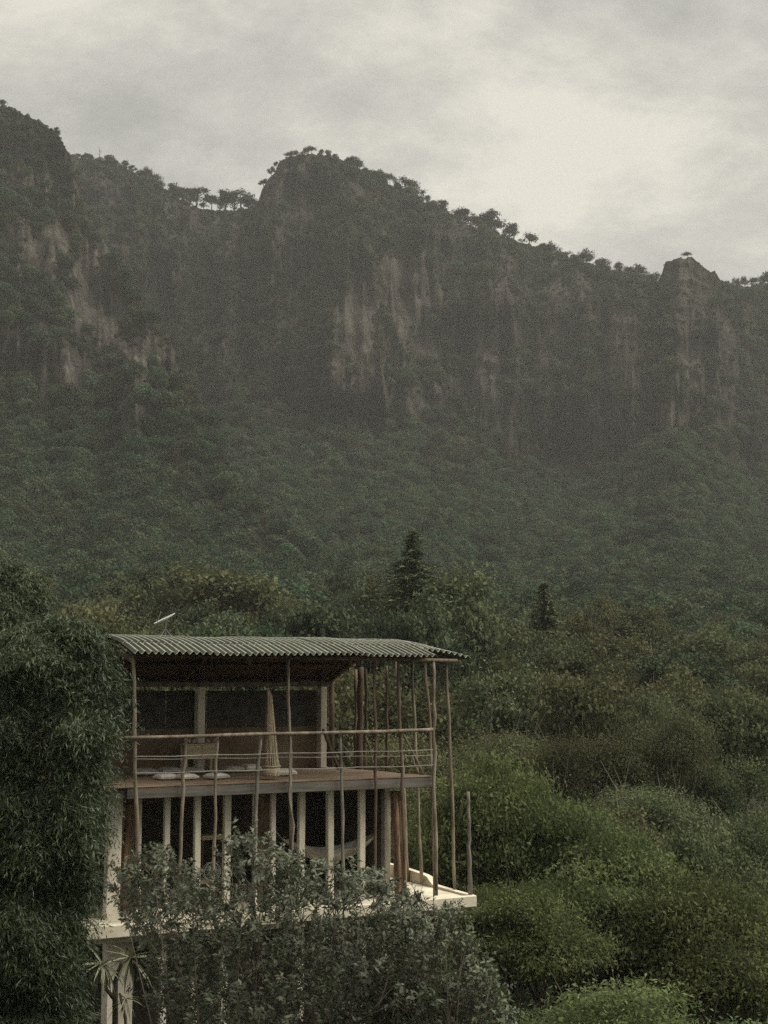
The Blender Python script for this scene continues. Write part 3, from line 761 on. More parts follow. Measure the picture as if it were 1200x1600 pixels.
# bare dead tree
bt = empty('bare_tree', at(155, 252, float(curve(RIDGE_Y, 155)) + 4)); tag(bt, 'leafless spindly tree sticking up from the left ridge', 'tree')
b = MB(); b.tube([(0, 0, -1), (0.2, 0, 4), (0, 0, 7.5)], [.22, .17, .08], 5)
b.build('trunk', M_barkpale, bt)
rr_ = random.Random(5)
for i in range(9):
    z0 = rr_.uniform(3.5, 7); w = rr_.uniform(0, 6.28); l = rr_.uniform(1.2, 2.6)
    b = MB(); b.tube([(0.1, 0, z0), (math.cos(w)*l*.5, math.sin(w)*l*.5, z0 + l*.45), (math.cos(w)*l, math.sin(w)*l, z0 + l*.6)], [.09, .06, .03], 4); b.build('branch', M_barkpale, bt)
g_spur = 'bushes on the spur top'
for px, pb, h, k in [(4, 168, 9, 4), (14, 172, 8, 4), (29, 178, 8, 4), (45, 186, 8, 4), (55, 191, 7, 4), (66, 197, 7, 4)]:
    Y = float(curve(SPUR_Y, px)) + 3
    make_tree('skyline_bush', RK[k], at(px, pb + 2, Y), px * .7, h / FPX * Y / 10, 'low bush on the top edge of the left spur', g_spur)
Y = float(curve(SPUR_Y, 89)) + 2
make_tree('skyline_bush', RK[1], at(89, 209, Y), 1.0, 13 / FPX * Y / 10, 'single dark bush at the brink of the left spur cliff')

# ---------------------------------------------------------------- valley wood: trees one by one
KO = [broadleaf('olive', 100 + i, 10, 4.2, 3.9, 13, 105, 74, 0.36, 0.6, L_olive, clump_r=0.24, flat=0.55, lobe_r=(0.18, 0.38)) for i in range(3)]
KD = [broadleaf('dark', 120 + i, 10, 4.0, 4.1, 13, 105, 74, 0.36, 0.6, L_dark, clump_r=0.24, flat=0.55, lobe_r=(0.18, 0.38)) for i in range(3)]
KN = [broadleaf('near_olive', 140 + i, 10, 4.2, 3.8, 15, 150, (150, 90, 210, 120)[i], (0.21, 0.29, 0.17, 0.25)[i], (0.5, 0.58, 0.40, 0.5)[i], (L_olive, L_dark)[i % 2], M_barkpale, clump_r=0.22, flat=0.5, lobe_r=(0.16, 0.36)) for i in range(4)]
KLime = [broadleaf('lime', 160 + i, 10, 4.3, 2.9, 20, 170, 210, 0.21, 0.40, L_lime, flat=0.30, clump_r=0.27, droop=0.4, lobe_r=(0.16, 0.38)) for i in range(2)]
KFea = [broadleaf('feathery', 170 + i, 8, 3.4, 3.0, 16, 190, 190, 0.17, 0.34, L_feather, flat=0.30, clump_r=0.26, droop=0.6, lobe_r=(0.18, 0.38)) for i in range(2)]

taken = []
def free(x, y, r):
    for (a, b_, c) in taken:
        if (a - x)**2 + (b_ - y)**2 < (0.5 * (r + c))**2 * 1.0: return False
    return True

def special(name, meshes, px, pytop, Y, rad, base_r, base_h, label, group=None, rz=0.0, zscale=None, H=None):
    """stand a tree at column px, distance Y, with its top at row pytop"""
    top = at(px, pytop, Y); gz = float(ground(top.x, Y)); h = (H or (top.z - gz))
    z0 = top.z - h
    s = rad / base_r
    t = make_tree(name, meshes, (top.x, Y, min(z0, gz)), rz, s, label, group, sz=(top.z - min(z0, gz)) / base_h)
    taken.append((top.x, Y, rad * 1.5))
    return t

CF = [conifer('conifer', 501, 20, 4.4, 140, L_conifer), conifer('conifer', 502, 18, 2.6, 130, L_conifer)]
special('conifer_tree', CF[0], 636, 826, 112, 5.3, 3.0, 20, 'tall dark pointed conifer rising behind the right end of the roof')
special('conifer_tree', CF[1], 864, 908, 122, 3.8, 2.0, 18, 'slim dark pointed conifer standing alone in the wood right of the house')
special('dark_tree', KD[2], 662, 908, 103, 3.0, 4.0, 10, 'dark green tree in front of the right foot of the tall conifer', rz=.7)
special('dark_tree', KD[0], 606, 918, 103, 2.6, 4.0, 10, 'dark green tree in front of the left foot of the tall conifer', rz=1.9)
special('dark_tree', KD[1], 846, 958, 112, 2.8, 4.0, 10, 'dark green tree in front of the left foot of the slim conifer', rz=2.7)
special('olive_tree', KO[2], 888, 962, 112, 2.8, 4.2, 10, 'olive tree in front of the right foot of the slim conifer', rz=3.7)
special('olive_tree', KO[0], 690, 850, 116, 4.6, 4.2, 10, 'brownish green tree close behind the right side of the tall conifer', rz=1.0)
special('olive_tree', KO[1], 592, 866, 118, 3.4, 4.2, 10, 'brownish green tree close behind the left side of the tall conifer', rz=2.0)
special('dark_tree', KD[0], 480, 900, 104, 4.4, 4.0, 10, 'dark green tree behind the middle of the roof', rz=.5)
special('dark_tree', KD[1], 540, 905, 108, 3.6, 4.0, 10, 'dark green tree behind the roof just left of the tall conifer', rz=1.5)
special('olive_tree', KO[2], 370, 848, 150, 7.5, 4.2, 10, 'broad dome-shaped green tree above the left half of the roof', rz=.3)
special('dark_tree', KD[2], 275, 868, 155, 6.5, 4.0, 10, 'round green tree left of the broad dome-shaped tree', rz=2.2)
special('olive_tree', KO[0], 120, 902, 84, 3.8, 4.2, 10, 'olive brown tree just right of the upper bamboo clump', rz=.2)
special('olive_tree', KO[1], 200, 935, 80, 3.4, 4.2, 10, 'olive yellow tree behind the left end of the roof', rz=1.2)
special('olive_tree', KO[2], 262, 955, 76, 2.6, 4.2, 10, 'small olive tree right behind the satellite dish', rz=2.9)
special('dark_tree', KD[0], 330, 935, 90, 3.4, 4.0, 10, 'dark tree behind the roof right of the satellite dish', rz=2.9)
special('dark_tree', KD[1], 408, 930, 92, 3.2, 4.0, 10, 'dark tree behind the roof below the broad dome-shaped tree', rz=.9)
special('olive_tree', KO[1], 920, 925, 128, 4.0, 4.2, 10, 'olive tree just right of the slim lone conifer', rz=3.9)
special('olive_tree', KO[0], 820, 950, 120, 3.8, 4.2, 10, 'olive tree just left of the slim lone conifer', rz=4.4)
# lime-green trees close behind the terrace
special('lime_tree', KLime[0], 735, 1135, 47, 2.9, 4.3, 10, 'bright lime green tree beside the terrace poles', 'lime green trees', 0.4, H=9)
special('lime_tree', KLime[1], 840, 1195, 46, 3.0, 4.3, 10, 'second lime green tree from the terrace poles', 'lime green trees', 1.7, H=9)
special('lime_tree', KLime[0], 950, 1275, 44, 3.0, 4.3, 10, 'third lime green tree from the terrace poles', 'lime green trees', 2.9, H=9)
special('lime_tree', KLime[1], 1060, 1335, 42, 2.9, 4.3, 10, 'fourth lime green tree from the terrace poles, above the dark hollow', 'lime green trees', 4.2, H=9)
special('lime_tree', KLime[0], 1165, 1360, 43, 2.8, 4.3, 10, 'lime green tree cut by the right edge of the picture', 'lime green trees', 5.0, H=9)
for i_, (px_, py_, Y_) in enumerate([(790, 1168, 49), (895, 1238, 47), (1005, 1308, 45), (1112, 1352, 45)]):
    special('lime_tree', KLime[i_ % 2], px_, py_, Y_, 2.7, 4.3, 10, 'lime green tree filling the gap behind the ' + ('first and second', 'second and third', 'third and fourth', 'fourth and last')[i_] + ' lime trees', 'lime green trees', i_ * 1.3 + .5)
special('lime_tree', KLime[1], 800, 1355, 40, 2.3, 4.3, 10, 'darker green feathery tree low beside the terrace corner', None, 5.0, H=7)
special('lime_tree', KLime[0], 690, 1250, 50, 2.6, 4.3, 10, 'dark green tree seen between the terrace poles', None, 5.0, H=8)
# bottom right crown
special('feathery_tree', KFea[0], 935, 1508, 28, 2.5, 3.4, 8, 'feathery fresh green tree at the bottom edge, right of the shrub', None, 0.7, H=6)
special('feathery_tree', KFea[1], 1080, 1530, 28.5, 2.1, 3.4, 8, 'feathery green tree at the bottom right corner', None, 2.1, H=6)
special('feathery_tree', KFea[1], 805, 1528, 28, 1.25, 3.4, 8, 'low feathery tree between the shrub and the bottom right trees', None, 3.0, H=5)

rng = np.random.default_rng(77)
cnt = 0
LBL = [('olive_tree', 'olive brown broadleaf tree in the dense valley wood', 'olive trees of the valley wood'),
       ('dark_tree', 'dark green broadleaf tree in the dense valley wood', 'dark trees of the valley wood')]
tries = 0
while cnt < 262 and tries < 40000:
    tries += 1
    y = 46 + (215 - 46) * rng.uniform() ** 0.75
    x = y * rng.uniform(-0.30, 0.30)
    if y < 52 and x < 9: continue
    if y < 90 and -10 < x * 1.0 < -3 and y < 60: continue
    r = rng.uniform(2.5, 3.9) * (1 if y < 120 else 1.15)
    if not free(x, y, r * 1.32): continue
    ppx = 600 + x / y * FPX; ztop = float(ground(x, y)) + 9; prow = HORIZON - ztop / y * FPX
    if (190 < ppx < 520 and prow > 1005) or (ppx < 165 and prow > 935) or (520 <= ppx < 690 and 1230 < prow): continue   # wholly behind the house or the bamboo
    taken.append((x, y, r * 1.32))
    k = int(rng.integers(0, 2))
    if fbm(x / 40, y / 40, 0, 3, 2) > 0.1: k = 0
    ms = KN[int(rng.integers(0, 2)) * 2 + k] if y < 78 else (KO, KD)[k][int(rng.integers(0, 3))]
    h = rng.uniform(7.6, 12.8) * (1.0 if y > 70 else 0.9)
    tone = ('olive brown', 'dark green')[k]
    far_ = 'far ' if y > 140 else ''
    zone = ('seen above the bamboo' if ppx < 190 else far_ + 'behind the left third of the roof' if ppx < 340 else far_ + 'behind the middle of the roof' if ppx < 490 else far_ + 'behind the right end of the roof' if ppx < 640 else 'on the near slope just above the lime green trees' if y < 72 else
            'in the wood around the slim lone conifer' if x / y < 0.14 and y < 150 else 'on the middle slope at the right edge' if y < 125 else 'on the far rise between the two conifers' if ppx < 850 else 'on the far rise right of the slim lone conifer' if ppx < 1030 else 'on the far rise at the right edge')
    make_tree(LBL[k][0], ms, (x, y, float(ground(x, y)) - 0.2), rng.uniform(0, 6.28), r / 4.1, tone + ' broadleaf tree ' + zone, tone + ' trees ' + zone, sz=h / 10)
    cnt += 1
# ---------------------------------------------------------------- the house
HANG = math.atan2(0.464, 0.886)
Fx, Fy = math.cos(HANG), math.sin(HANG); Dx, Dy = -Fy, Fx
HO = at(135, 1449, 28.5)
house = empty('house', HO, HANG)
tag(house, 'open two-storey house of poles and pale columns under an arched corrugated roof', 'house')
def hp(px, py, d):
    """(s, z) in house axes where a sight line meets the plane d metres behind the front edge"""
    a, b_ = ray(px, py); a, b_ = float(a), float(b_)
    s = (a * (HO.y + d * Dy) - HO.x - d * Dx) / (Fx - a * Fy)
    Y = HO.y + s * Fy + d * Dy
    return s, b_ * Y - HO.z
def hf(px, py, z):
    a, b_ = ray(px, py); Y = (z + HO.z) / float(b_); X = float(a) * Y
    return (X - HO.x) * Fx + (Y - HO.y) * Fy, (X - HO.x) * Dx + (Y - HO.y) * Dy
def hw(s, d, z): return Vector((HO.x + s * Fx + d * Dx, HO.y + s * Fy + d * Dy, HO.z + z))

rnd = random.Random(8)
S_END = hp(745, 1403, 0)[0]
Z2 = hp(430, 1222.5, 0.2)[1] + 0.02; print('Z2', Z2, 'eave', hp(430, 1024, -0.36)[1], 'HOz', HO.z)                                   # top of the upper floor
# terrace slab and kerbs
MB().box(0, S_END, 0.10, 5.2, -0.24, -0.04, 0.015).build('terrace_slab', M_slab, house)
MB().box(-0.004, S_END + 0.004, 0.0, 0.13, -0.26, 0.0, 0.02).build('terrace_kerb', M_slab, house)
# right kerb: low at the front, stepping up with a broken end towards the back
b = MB(); prof = []
for d_, h_ in [(0.135, 0.0), (1.0, 0.005), (1.75, 0.02), (1.9, 0.10), (2.02, 0.17), (2.2, 0.20), (2.5, 0.215), (3.4, 0.25), (5.2, 0.25)]:
    prof.append((d_, h_))
v = []; f = []
for d_, h_ in prof:
    v += [(S_END - 0.16, d_, -0.25), (S_END, d_, -0.25), (S_END, d_, h_), (S_END - 0.16, d_, h_ + 0.006)]
for i in range(len(prof) - 1):
    for k in range(4):
        f.append((i*4+k, i*4+(k+1) % 4, i*4+4+(k+1) % 4, i*4+4+k))
f += [(3, 2, 1, 0), tuple(len(v) - 4 + k for k in range(4))]
b.add(v, f).build('terrace_kerb', M_slab, house)
MB().box(-0.003, 0.13, 0.135, 5.2, -0.25, 0.003).build('terrace_kerb', M_slab, house)

# pale columns of the lower storey, on one line 0.8 m behind the edge
DC = 0.85
def col_box(s0, s1, d0, d1, z0, z1, mat=M_white, name='column', lean=0.0):
    b = MB().box(s0, s1, d0, d1, z0, z1, 0.012)
    if lean: b.v = [(x + lean * (z - z0), y, z) for (x, y, z) in b.v]
    return b.build(name, mat, house)
s0, s1 = hp(166, 1400, DC)[0], hp(187, 1400, DC)[0]
col_box(s0, s1, DC, DC + 0.26, -0.05, Z2 - 0.25, name='column', lean=0.012)
for cx, w, tint in [(219, 8, 0), (262, 9, 0), (311, 9.5, 0), (357, 10.5, 0), (401, 7, 0), (429, 8, 0), (473, 10, 0), (519, 10, 0), (568, 9.5, 0), (608.5, 7, 0)]:
    s = hp(cx, 1300, DC)[0]; hw_ = w / FPX * (HO.y + s * Fy + DC * Dy) / 1.05 * 0.5 / 0.95
    col_box(s - hw_, s + hw_, DC + 0.04, DC + 0.04 + 2 * hw_, -0.05, Z2 - 0.27, lean=rnd.uniform(-.006, .006))
s_a, s_b = hp(168, 1300, DC)[0], hp(612, 1300, DC)[0]
# lintel above the columns; lower walls coloured dark for the shade inside
MB().box(s_a - 0.1, s_b + 0.05, DC - 0.02, DC + 0.30, Z2 - 0.268, Z2 - 0.215, 0.01).build('lintel', M_beam, house)
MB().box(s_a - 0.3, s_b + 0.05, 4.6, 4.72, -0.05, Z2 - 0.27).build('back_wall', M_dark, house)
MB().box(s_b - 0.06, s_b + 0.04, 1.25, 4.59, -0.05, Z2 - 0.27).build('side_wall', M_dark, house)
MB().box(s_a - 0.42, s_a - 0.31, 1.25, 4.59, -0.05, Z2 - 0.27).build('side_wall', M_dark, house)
s = hp(303, 1445, DC)[0]
MB().box(hp(232, 1430, DC)[0], hp(275, 1430, DC)[0], DC - 0.02, DC + 0.24, -0.035, 0.10, 0.01).build('sill', M_white, house)
# brown timber posts of the lower storey
def gnarled(px0, px1, y0, y1, d, mat, seed, n=5, name='gnarled_post'):
    r_ = random.Random(seed); b = MB()
    sa, za = hp(px0, y0, d); sb_, zb = hp(px1, y1, d)
    wpx = 0.115
    for k in range(n):
        ph = r_.uniform(0, 6.28); rr0 = r_.uniform(0.045, 0.085); tw = r_.uniform(-2.2, 2.2); pts, rad = [], []
        for i in range(13):
            t = i / 12
            pts.append((sa + (sb_ - sa) * t + math.cos(ph + tw * t) * wpx * 0.75 + r_.uniform(-.012, .012), d + math.sin(ph + tw * t) * wpx + r_.uniform(-.012, .012), za + (zb - za) * t))
            rad.append(rr0 * (0.85 + 0.3 * r_.random()))
        b.tube(pts, rad, 7)
    return b.build(name, mat, house, True)
gnarled(618, 627, 1236, 1407, 0.62, M_gnarl, 3, 7)
gnarled(199, 197, 1245, 1420, 1.25, M_gnarl, 4, 5)
sd = hp(416, 1300, 1.5)[0]
for k in range(3):
    MB().box(sd - 0.20 + k * 0.137, sd - 0.20 + k * 0.137 + 0.132, 1.5 + 0.004 * k, 1.56, -0.04, Z2 - 0.27).build('door_board', M_poledark, house)

# floor beam and deck of the upper storey
sb0, sb1 = hp(199, 1238, 0.2)[0], hp(675, 1221, 0.2)[0]
MB().box(sb0, sb1, 0.2, 0.34, Z2 - 0.25, Z2 - 0.03, 0.012).build('floor_beam', M_beam, house)
MB().box(sb0 - 0.9, sb0 - 0.01, 0.3, 0.42, Z2 - 0.24, Z2 - 0.04, 0.012).build('floor_beam', M_beam, house)
NB = 11
for i in range(NB):
    d0 = 0.19 + i * 0.40
    e1 = sb1 - 0.006 - 0.06 * i + rnd.uniform(-.03, .01) * (1 if i else 0)
    MB().box(sb0 - 0.95, e1, d0, d0 + 0.392, Z2 - 0.028, Z2 + rnd.uniform(-0.004, 0.004), 0.006).build('deck_board', M_deck, house)
for i in range(7):
    s = sb0 + 0.3 + i * (sb1 - sb0 - 0.6) / 6
    MB().box(s - 0.05, s + 0.05, 0.345, 4.55, Z2 - 0.21, Z2 - 0.03).build('floor_joist', M_poledark, house)

# upper back wall: clay parapet, dark panels for the shaded void, pale columns, beam
DW = 4.15
ZW = hp(400, 1073, DW)[1]; print('ZW', ZW)
sl, sr = sb0 - 0.9, hp(507, 1170, DW)[0]
zt = hp(350, 1138, DW)[1]
MB().box(sl, sr, DW + 0.05, DW + 0.22, Z2 - 0.02, zt, 0.01).build('parapet', M_clay, house)
NP = 7
for i in range(NP):
    a0 = sl + (sr - sl) * i / NP
    MB().box(a0 + 0.012, sl + (sr - sl) * (i + 1) / NP - 0.012, DW + 0.10, DW + 0.14, zt + 0.004, ZW - 0.09).build('void_shade_panel', M_dark, house)  # added sheets across the dark opening, its shade painted in
MB().box(sl, sr + 0.25, DW + 0.06, DW + 0.18, ZW, ZW + 0.12, 0.01).build('back_beam', M_polegrey, house)
for cx, w in [(314.5, 12), (505.5, 10.5)]:
    s = hp(cx, 1130, DW - 0.22)[0]; hw_ = w / FPX * 33 * 0.5
    MB().box(s - hw_, s + hw_, DW - 0.24, DW + 0.03, Z2 + 0.005, ZW - 0.002, 0.012).build('column', M_white, house)
    MB().box(s - hw_ * 0.8, s + hw_ * 0.8, DW - 0.20, DW + 0.0, ZW + 0.121, ZW + 0.34).build('column_stub', M_dark, house)
s = hp(520, 1130, DW)[0]
MB().tube([(s, DW + 0.1, Z2), (s + .02, DW + 0.1, Z2 + 1.2), (s, DW + .1, ZW + 0.3)], [.075, .07, .065], 8).build('post', M_poledark, house, True)

# roof: bent corrugated sheets, lapped
RD = [-0.36, 0.0, 0.5, 1.0, 1.5, 2.0, 2.6, 3.2, 3.9, 4.75]
EAVE = hp(430, 1023, -0.36)[1]
RZ = [EAVE - 5.53 + z for z in (5.53, 5.635, 5.755, 5.845, 5.90, 5.905, 5.83, 5.66, 5.40, 5.05)]
BK_ = EAVE - 5.53
def roof_z(d): 
    # smooth interpolation through the arch
    d = np.asarray(d, float); h_ = 0.16
    return (np.interp(d - h_, RD, RZ) + 2 * np.interp(d, RD, RZ) + np.interp(d + h_, RD, RZ)) / 4
PITCH_S = 0.1465
def roof_sheet(s0, ncor, d0, d1, lift, droop=False, skew=0.0):
    ns = ncor * 12 + 1
    ss = s0 + np.arange(ns) * PITCH_S / 12; ds = np.concatenate([[d0, d0 + 0.022, d0 + 0.034], np.linspace(d0 + 0.12, d1, 10)]); nd = len(ds)
    S, D_ = np.meshgrid(ss, ds)
    ph = (S - s0) / PITCH_S * 2 * math.pi
    wave = 0.5 - 0.5 * np.cos(ph)
    Z = roof_z(D_) + (wave - 0.5) * 0.062 + lift
    Z = Z + 0.010 * np.sin(S * 1.3 + 1.0) + skew * (S - s0)
    if droop:
        t = np.clip((S - s0) / (ncor * PITCH_S), 0, 1)
        Z = Z - (0.20 + 0.30 * np.clip((D_ - 0.25) / 1.3, 0, 1)) * t ** 1.8
    th = 0.008
    top = np.stack([S, D_, Z], -1).reshape(-1, 3); bot = top - np.array([0, 0, th])
    F1 = grid_faces(nd, ns); F2 = F1[:, ::-1] + len(top)
    n_ = len(top); rim = []
    idx_ = np.arange(n_).reshape(nd, ns)
    loop = list(idx_[0, :]) + list(idx_[1:, -1]) + list(idx_[-1, -2::-1]) + list(idx_[-2:0:-1, 0])
    for i in range(len(loop)):
        a0, c0 = loop[i], loop[(i + 1) % len(loop)]
        rim.append((a0, a0 + n_, c0 + n_, c0))
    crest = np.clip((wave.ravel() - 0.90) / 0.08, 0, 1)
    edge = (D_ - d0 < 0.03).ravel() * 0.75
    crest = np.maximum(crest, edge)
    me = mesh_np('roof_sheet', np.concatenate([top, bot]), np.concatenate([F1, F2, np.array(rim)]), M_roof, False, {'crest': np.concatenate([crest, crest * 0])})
    return link(bpy.data.objects.new('roof_sheet', me), house)
r_s0 = hp(150, 1020, -0.36)[0]; r_s1 = hp(684, 1027, -0.36)[0]
ncor = 6; ncols = int((r_s1 - r_s0) / (ncor * PITCH_S)); r_s0 = r_s1 - ncols * ncor * PITCH_S
for i in range(ncols):
    jit = [rnd.uniform(-0.02, 0.02) for _ in range(5)]
    for j, (d0, d1) in enumerate([(-0.36, 0.62), (0.50, 1.50), (1.38, 2.6), (2.48, 3.7), (3.58, 4.75)]):
        roof_sheet(r_s0 + i * ncor * PITCH_S, ncor, d0 + jit[j], d1, 0.012 * j + 0.008 * (i % 2) + rnd.uniform(0, .010), skew=rnd.uniform(-.012, .012))
for j, (d0, d1) in enumerate([(0.22, 0.95), (0.83, 1.75), (1.63, 2.7)]):
    roof_sheet(r_s1 - 0.10, 9, d0, d1, 0.02 + 0.012 * j, True)
# ceiling lining, purlins, ribs
dl = np.linspace(-0.1, 4.6, 16)
for k in range(8):
    d0, d1 = -0.1 + k * 4.7 / 8, -0.1 + (k + 1) * 4.7 / 8 - 0.01
    z0, z1 = float(roof_z(d0)) - 0.075, float(roof_z(d1)) - 0.075
    v = [(r_s0, d0, z0), (sr + 0.25 if k > 2 else r_s1 - 0.15, d0, z0), (sr + 0.25 if k > 2 else r_s1 - 0.15, d1, z1), (r_s0, d1, z1)]
    v += [(x, y, z - 0.018) for x, y, z in v]
    MB().add(v, [(0,1,2,3), (7,6,5,4), (0,4,5,1), (1,5,6,2), (2,6,7,3), (3,7,4,0)]).build('ceiling_board', M_red, house)
for d_ in (0.06, 1.2, 2.4, 3.6, 4.5):
    z = float(roof_z(d_)) - 0.15
    MB().tube([(r_s0 + 0.1, d_, z), ((r_s0 + r_s1) / 2, d_, z - 0.01), (r_s1 + (0.75 if d_ < 1 else -0.1), d_, z - (0.06 if d_ < 1 else 0))], [.045, .05, .04], 7).build('purlin', M_poledark, house, True)
for s in (sb0 + 0.05, sb0 + 2.6, sb0 + 5.0, sr + 0.2):
    pts = [(s, d_, float(roof_z(d_)) - 0.26) for d_ in np.linspace(0.1, 4.5, 14)]
    b = MB(); v, f = [], []
    for (x, y, z) in pts: v += [(x - .04, y, z - .07), (x + .04, y, z - .07), (x + .04, y, z + .06), (x - .04, y, z + .06)]
    for i in range(len(pts) - 1):
        for k in range(4): f.append((i*4+k, i*4+(k+1) % 4, i*4+4+(k+1) % 4, i*4+4+k))
    f += [(3, 2, 1, 0), tuple(len(v) - 4 + k for k in range(4))]
    b.add(v, f).build('roof_rib', M_poledark, house)

# wooden poles: (list of (column, row)), distance behind the edge, radius, material
def pole(pts, d, r, mat=M_pole, name='pole', seed=0, d_end=None):
    r_ = random.Random(int(pts[0][0] * 13 + seed)); out = []
    pts2 = []
    for i in range(len(pts) - 1):
        for k in range(4):
            t = k / 4; pts2.append((pts[i][0] + (pts[i+1][0] - pts[i][0]) * t, pts[i][1] + (pts[i+1][1] - pts[i][1]) * t))
    pts2.append(pts[-1])
    n_ = len(pts2); rad = []
    for i, (x, y) in enumerate(pts2):
        t = i / (n_ - 1); dd_ = d + ((d_end - d) * t if d_end is not None else 0)
        s_, z_ = hp(x, y, dd_)
        j = 0.020 if 0 < i < n_ - 1 else 0
        out.append((s_ + r_.uniform(-j, j), dd_ + r_.uniform(-j, j), z_)); rad.append(r * 0.82 * (0.86 + 0.2 * t + r_.uniform(-.12, .12)))
    return MB().tube(out, rad, 8).build(name, mat, house, True)
DP = 0.07
pole([(208, 1024), (210, 1110), (213, 1230), (216, 1420)], DP, 0.050)
pole([(291, 1151), (285, 1230), (279, 1426)], DP, 0.046)
pole([(340, 1150), (337, 1230), (333, 1424)], DP, 0.042)
pole([(408, 1148), (401, 1225), (395, 1422)], DP, 0.052, M_polegrey)
pole([(449.5, 1028), (452, 1110), (454, 1235), (454, 1414)], DP, 0.046, M_polegrey)
pole([(453, 1028), (450, 1075), (454, 1160), (452, 1235), (459, 1290), (455, 1340)], DP - 0.07, 0.028, M_pole, seed=2)
pole([(531, 1146), (533.5, 1230), (538, 1409)], DP, 0.044, M_polegrey)
pole([(584, 1034), (586, 1140), (588, 1230), (585, 1404)], DP, 0.044, M_poledark)
pole([(622, 1032), (626, 1130), (628, 1230), (634, 1407)], DP, 0.042, M_poledark)
pole([(677, 1030), (678, 1120), (678, 1230), (681.5, 1399)], DP, 0.052)
DR = S_END - 0.08
def pole_back(x0, y0, x1, y1, d, r, mat=M_poledark, seed=1): return pole([(x0, y0), ((x0 + x1) / 2 + 0.6, (y0 + y1) / 2), (x1, y1)], d, r, mat, seed=seed)
pole_back(697, 1030, 711, 1394, 0.95, 0.050, M_pole)
pole([(731, 1237), (733, 1300), (733, 1345), (735, 1401)], 0.16, 0.058, M_polegrey)
pole([(664, 1036), (672, 1130), (675, 1230), (679, 1395)], 0.55, 0.046)
pole_back(643, 1036, 659, 1380, 2.1, 0.048, M_pole)
pole_back(620, 1034, 637, 1376, 2.9, 0.062, M_pole)
pole_back(604, 1040, 604, 1202, 3.0, 0.046)
pole_back(563, 1042, 561, 1204, 3.4, 0.105, M_poledark)
pole_back(556, 1046, 554, 1203, 3.9, 0.055, M_poledark)
pole_back(571, 1046, 571, 1203, 3.0, 0.050, M_poledark)
# rail and wires
pole([(190, 1153), (300, 1150.5), (400, 1147), (505, 1145), (600, 1143), (676, 1140)], -0.02, 0.047, M_pole, 'rail')
pole([(184, 1062), (206, 1063)], 1.2, 0.022, M_polegrey, 'rail')
for y0, y1, dd_ in [(1182, 1171.5, 0.0), (1186, 1180, 0.3), (1208, 1195.5, 0.0)]:
    pts = [(212 + i * (677 - 212) / 8, y0 + (y1 - y0) * i / 8 + (1.2 if i % 2 else 0)) for i in range(9)]
    MB().tube([(hp(x, y, dd_)[0], dd_, hp(x, y, dd_)[1]) for x, y in pts], 0.009, 5).build('wire', M_wire, house)
# leaning struts on the upper deck
for (x0, y0, x1, y1, d0, d1, r, mt) in [(505, 1140, 528, 1201, 1.6, 2.6, .05, M_poledark), (571, 1150, 587, 1203, 1.4, 2.0, .032, M_pole), (631, 1148, 661, 1209, 0.9, 0.6, .036, M_pole), (643, 1180, 654, 1209, 1.0, 0.8, .028, M_pole)]:
    pole([(x0, y0), (x1, y1)], d0, r, mt, 'strut', d_end=d1)
# storey below the terrace
zg = float(ground(HO.x + 2, HO.y + 2)) - HO.z
for cx, w, t in [(188, 40, 1), (256, 10, 0), (304, 11, 0), (351, 11, 0), (470, 11, 0), (568, 11, 0)]:
    s = hp(cx, 1520, 0.7)[0]; hw_ = w / FPX * 29.3 * 0.5
    b = MB().box(s - hw_, s + hw_, 0.7, 0.7 + 2 * min(hw_, 0.2), zg - 0.5, -0.245, 0.01)
    b.build('column', M_white, house)
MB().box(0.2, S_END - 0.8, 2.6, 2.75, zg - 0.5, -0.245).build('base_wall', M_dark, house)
MB().box(0.15, S_END - 0.2, 0.30, 0.50, -0.40, -0.243).build('slab_beam', M_slab, house)

# ---------------------------------------------------------------- things in and on the house
def place(name, s, d, z, rz=0.0):
    return empty(name, hw(s, d, z), HANG + rz)
# floor cushions on the deck
def cushion_mesh(w, dp, h, seed, mat):
    r_ = random.Random(seed); n_ = 14; v, f = [], []
    for j in range(n_ + 1):
        for i in range(n_ + 1):
            u, t = i / n_ * 2 - 1, j / n_ * 2 - 1
            e_ = (1 - abs(u)**3.2) * (1 - abs(t)**3.2)
            z = h * (0.5 + 0.5 * max(e_, 0)**0.45) + r_.uniform(-.004, .004)
            k = 1 - 0.05 * (abs(u)**4 * (1 - abs(t)**2) + 0)
            v.append((u * w / 2 * k, t * dp / 2 * (1 - 0.05 * abs(t)**4 * (1 - u*u)), z))
    n2 = len(v)
    v += [(x, y, max(0.0, h - z) * 0.5) for x, y, z in v]
    for j in range(n_):
        for i in range(n_):
            a0 = j*(n_+1)+i
            f.append((a0, a0+1, a0+n_+2, a0+n_+1)); f.append((n2+a0, n2+a0+n_+1, n2+a0+n_+2, n2+a0+1))
    for i in range(n_):
        for (p, q) in ((i, i+1), (n_*(n_+1)+i+1, n_*(n_+1)+i), ((i+1)*(n_+1), i*(n_+1)), (i*(n_+1)+n_, (i+1)*(n_+1)+n_)):
            f.append((p, n2 + p, n2 + q, q))
    b = MB(); b.add(v, f); return b.mesh('cover', mat, True)
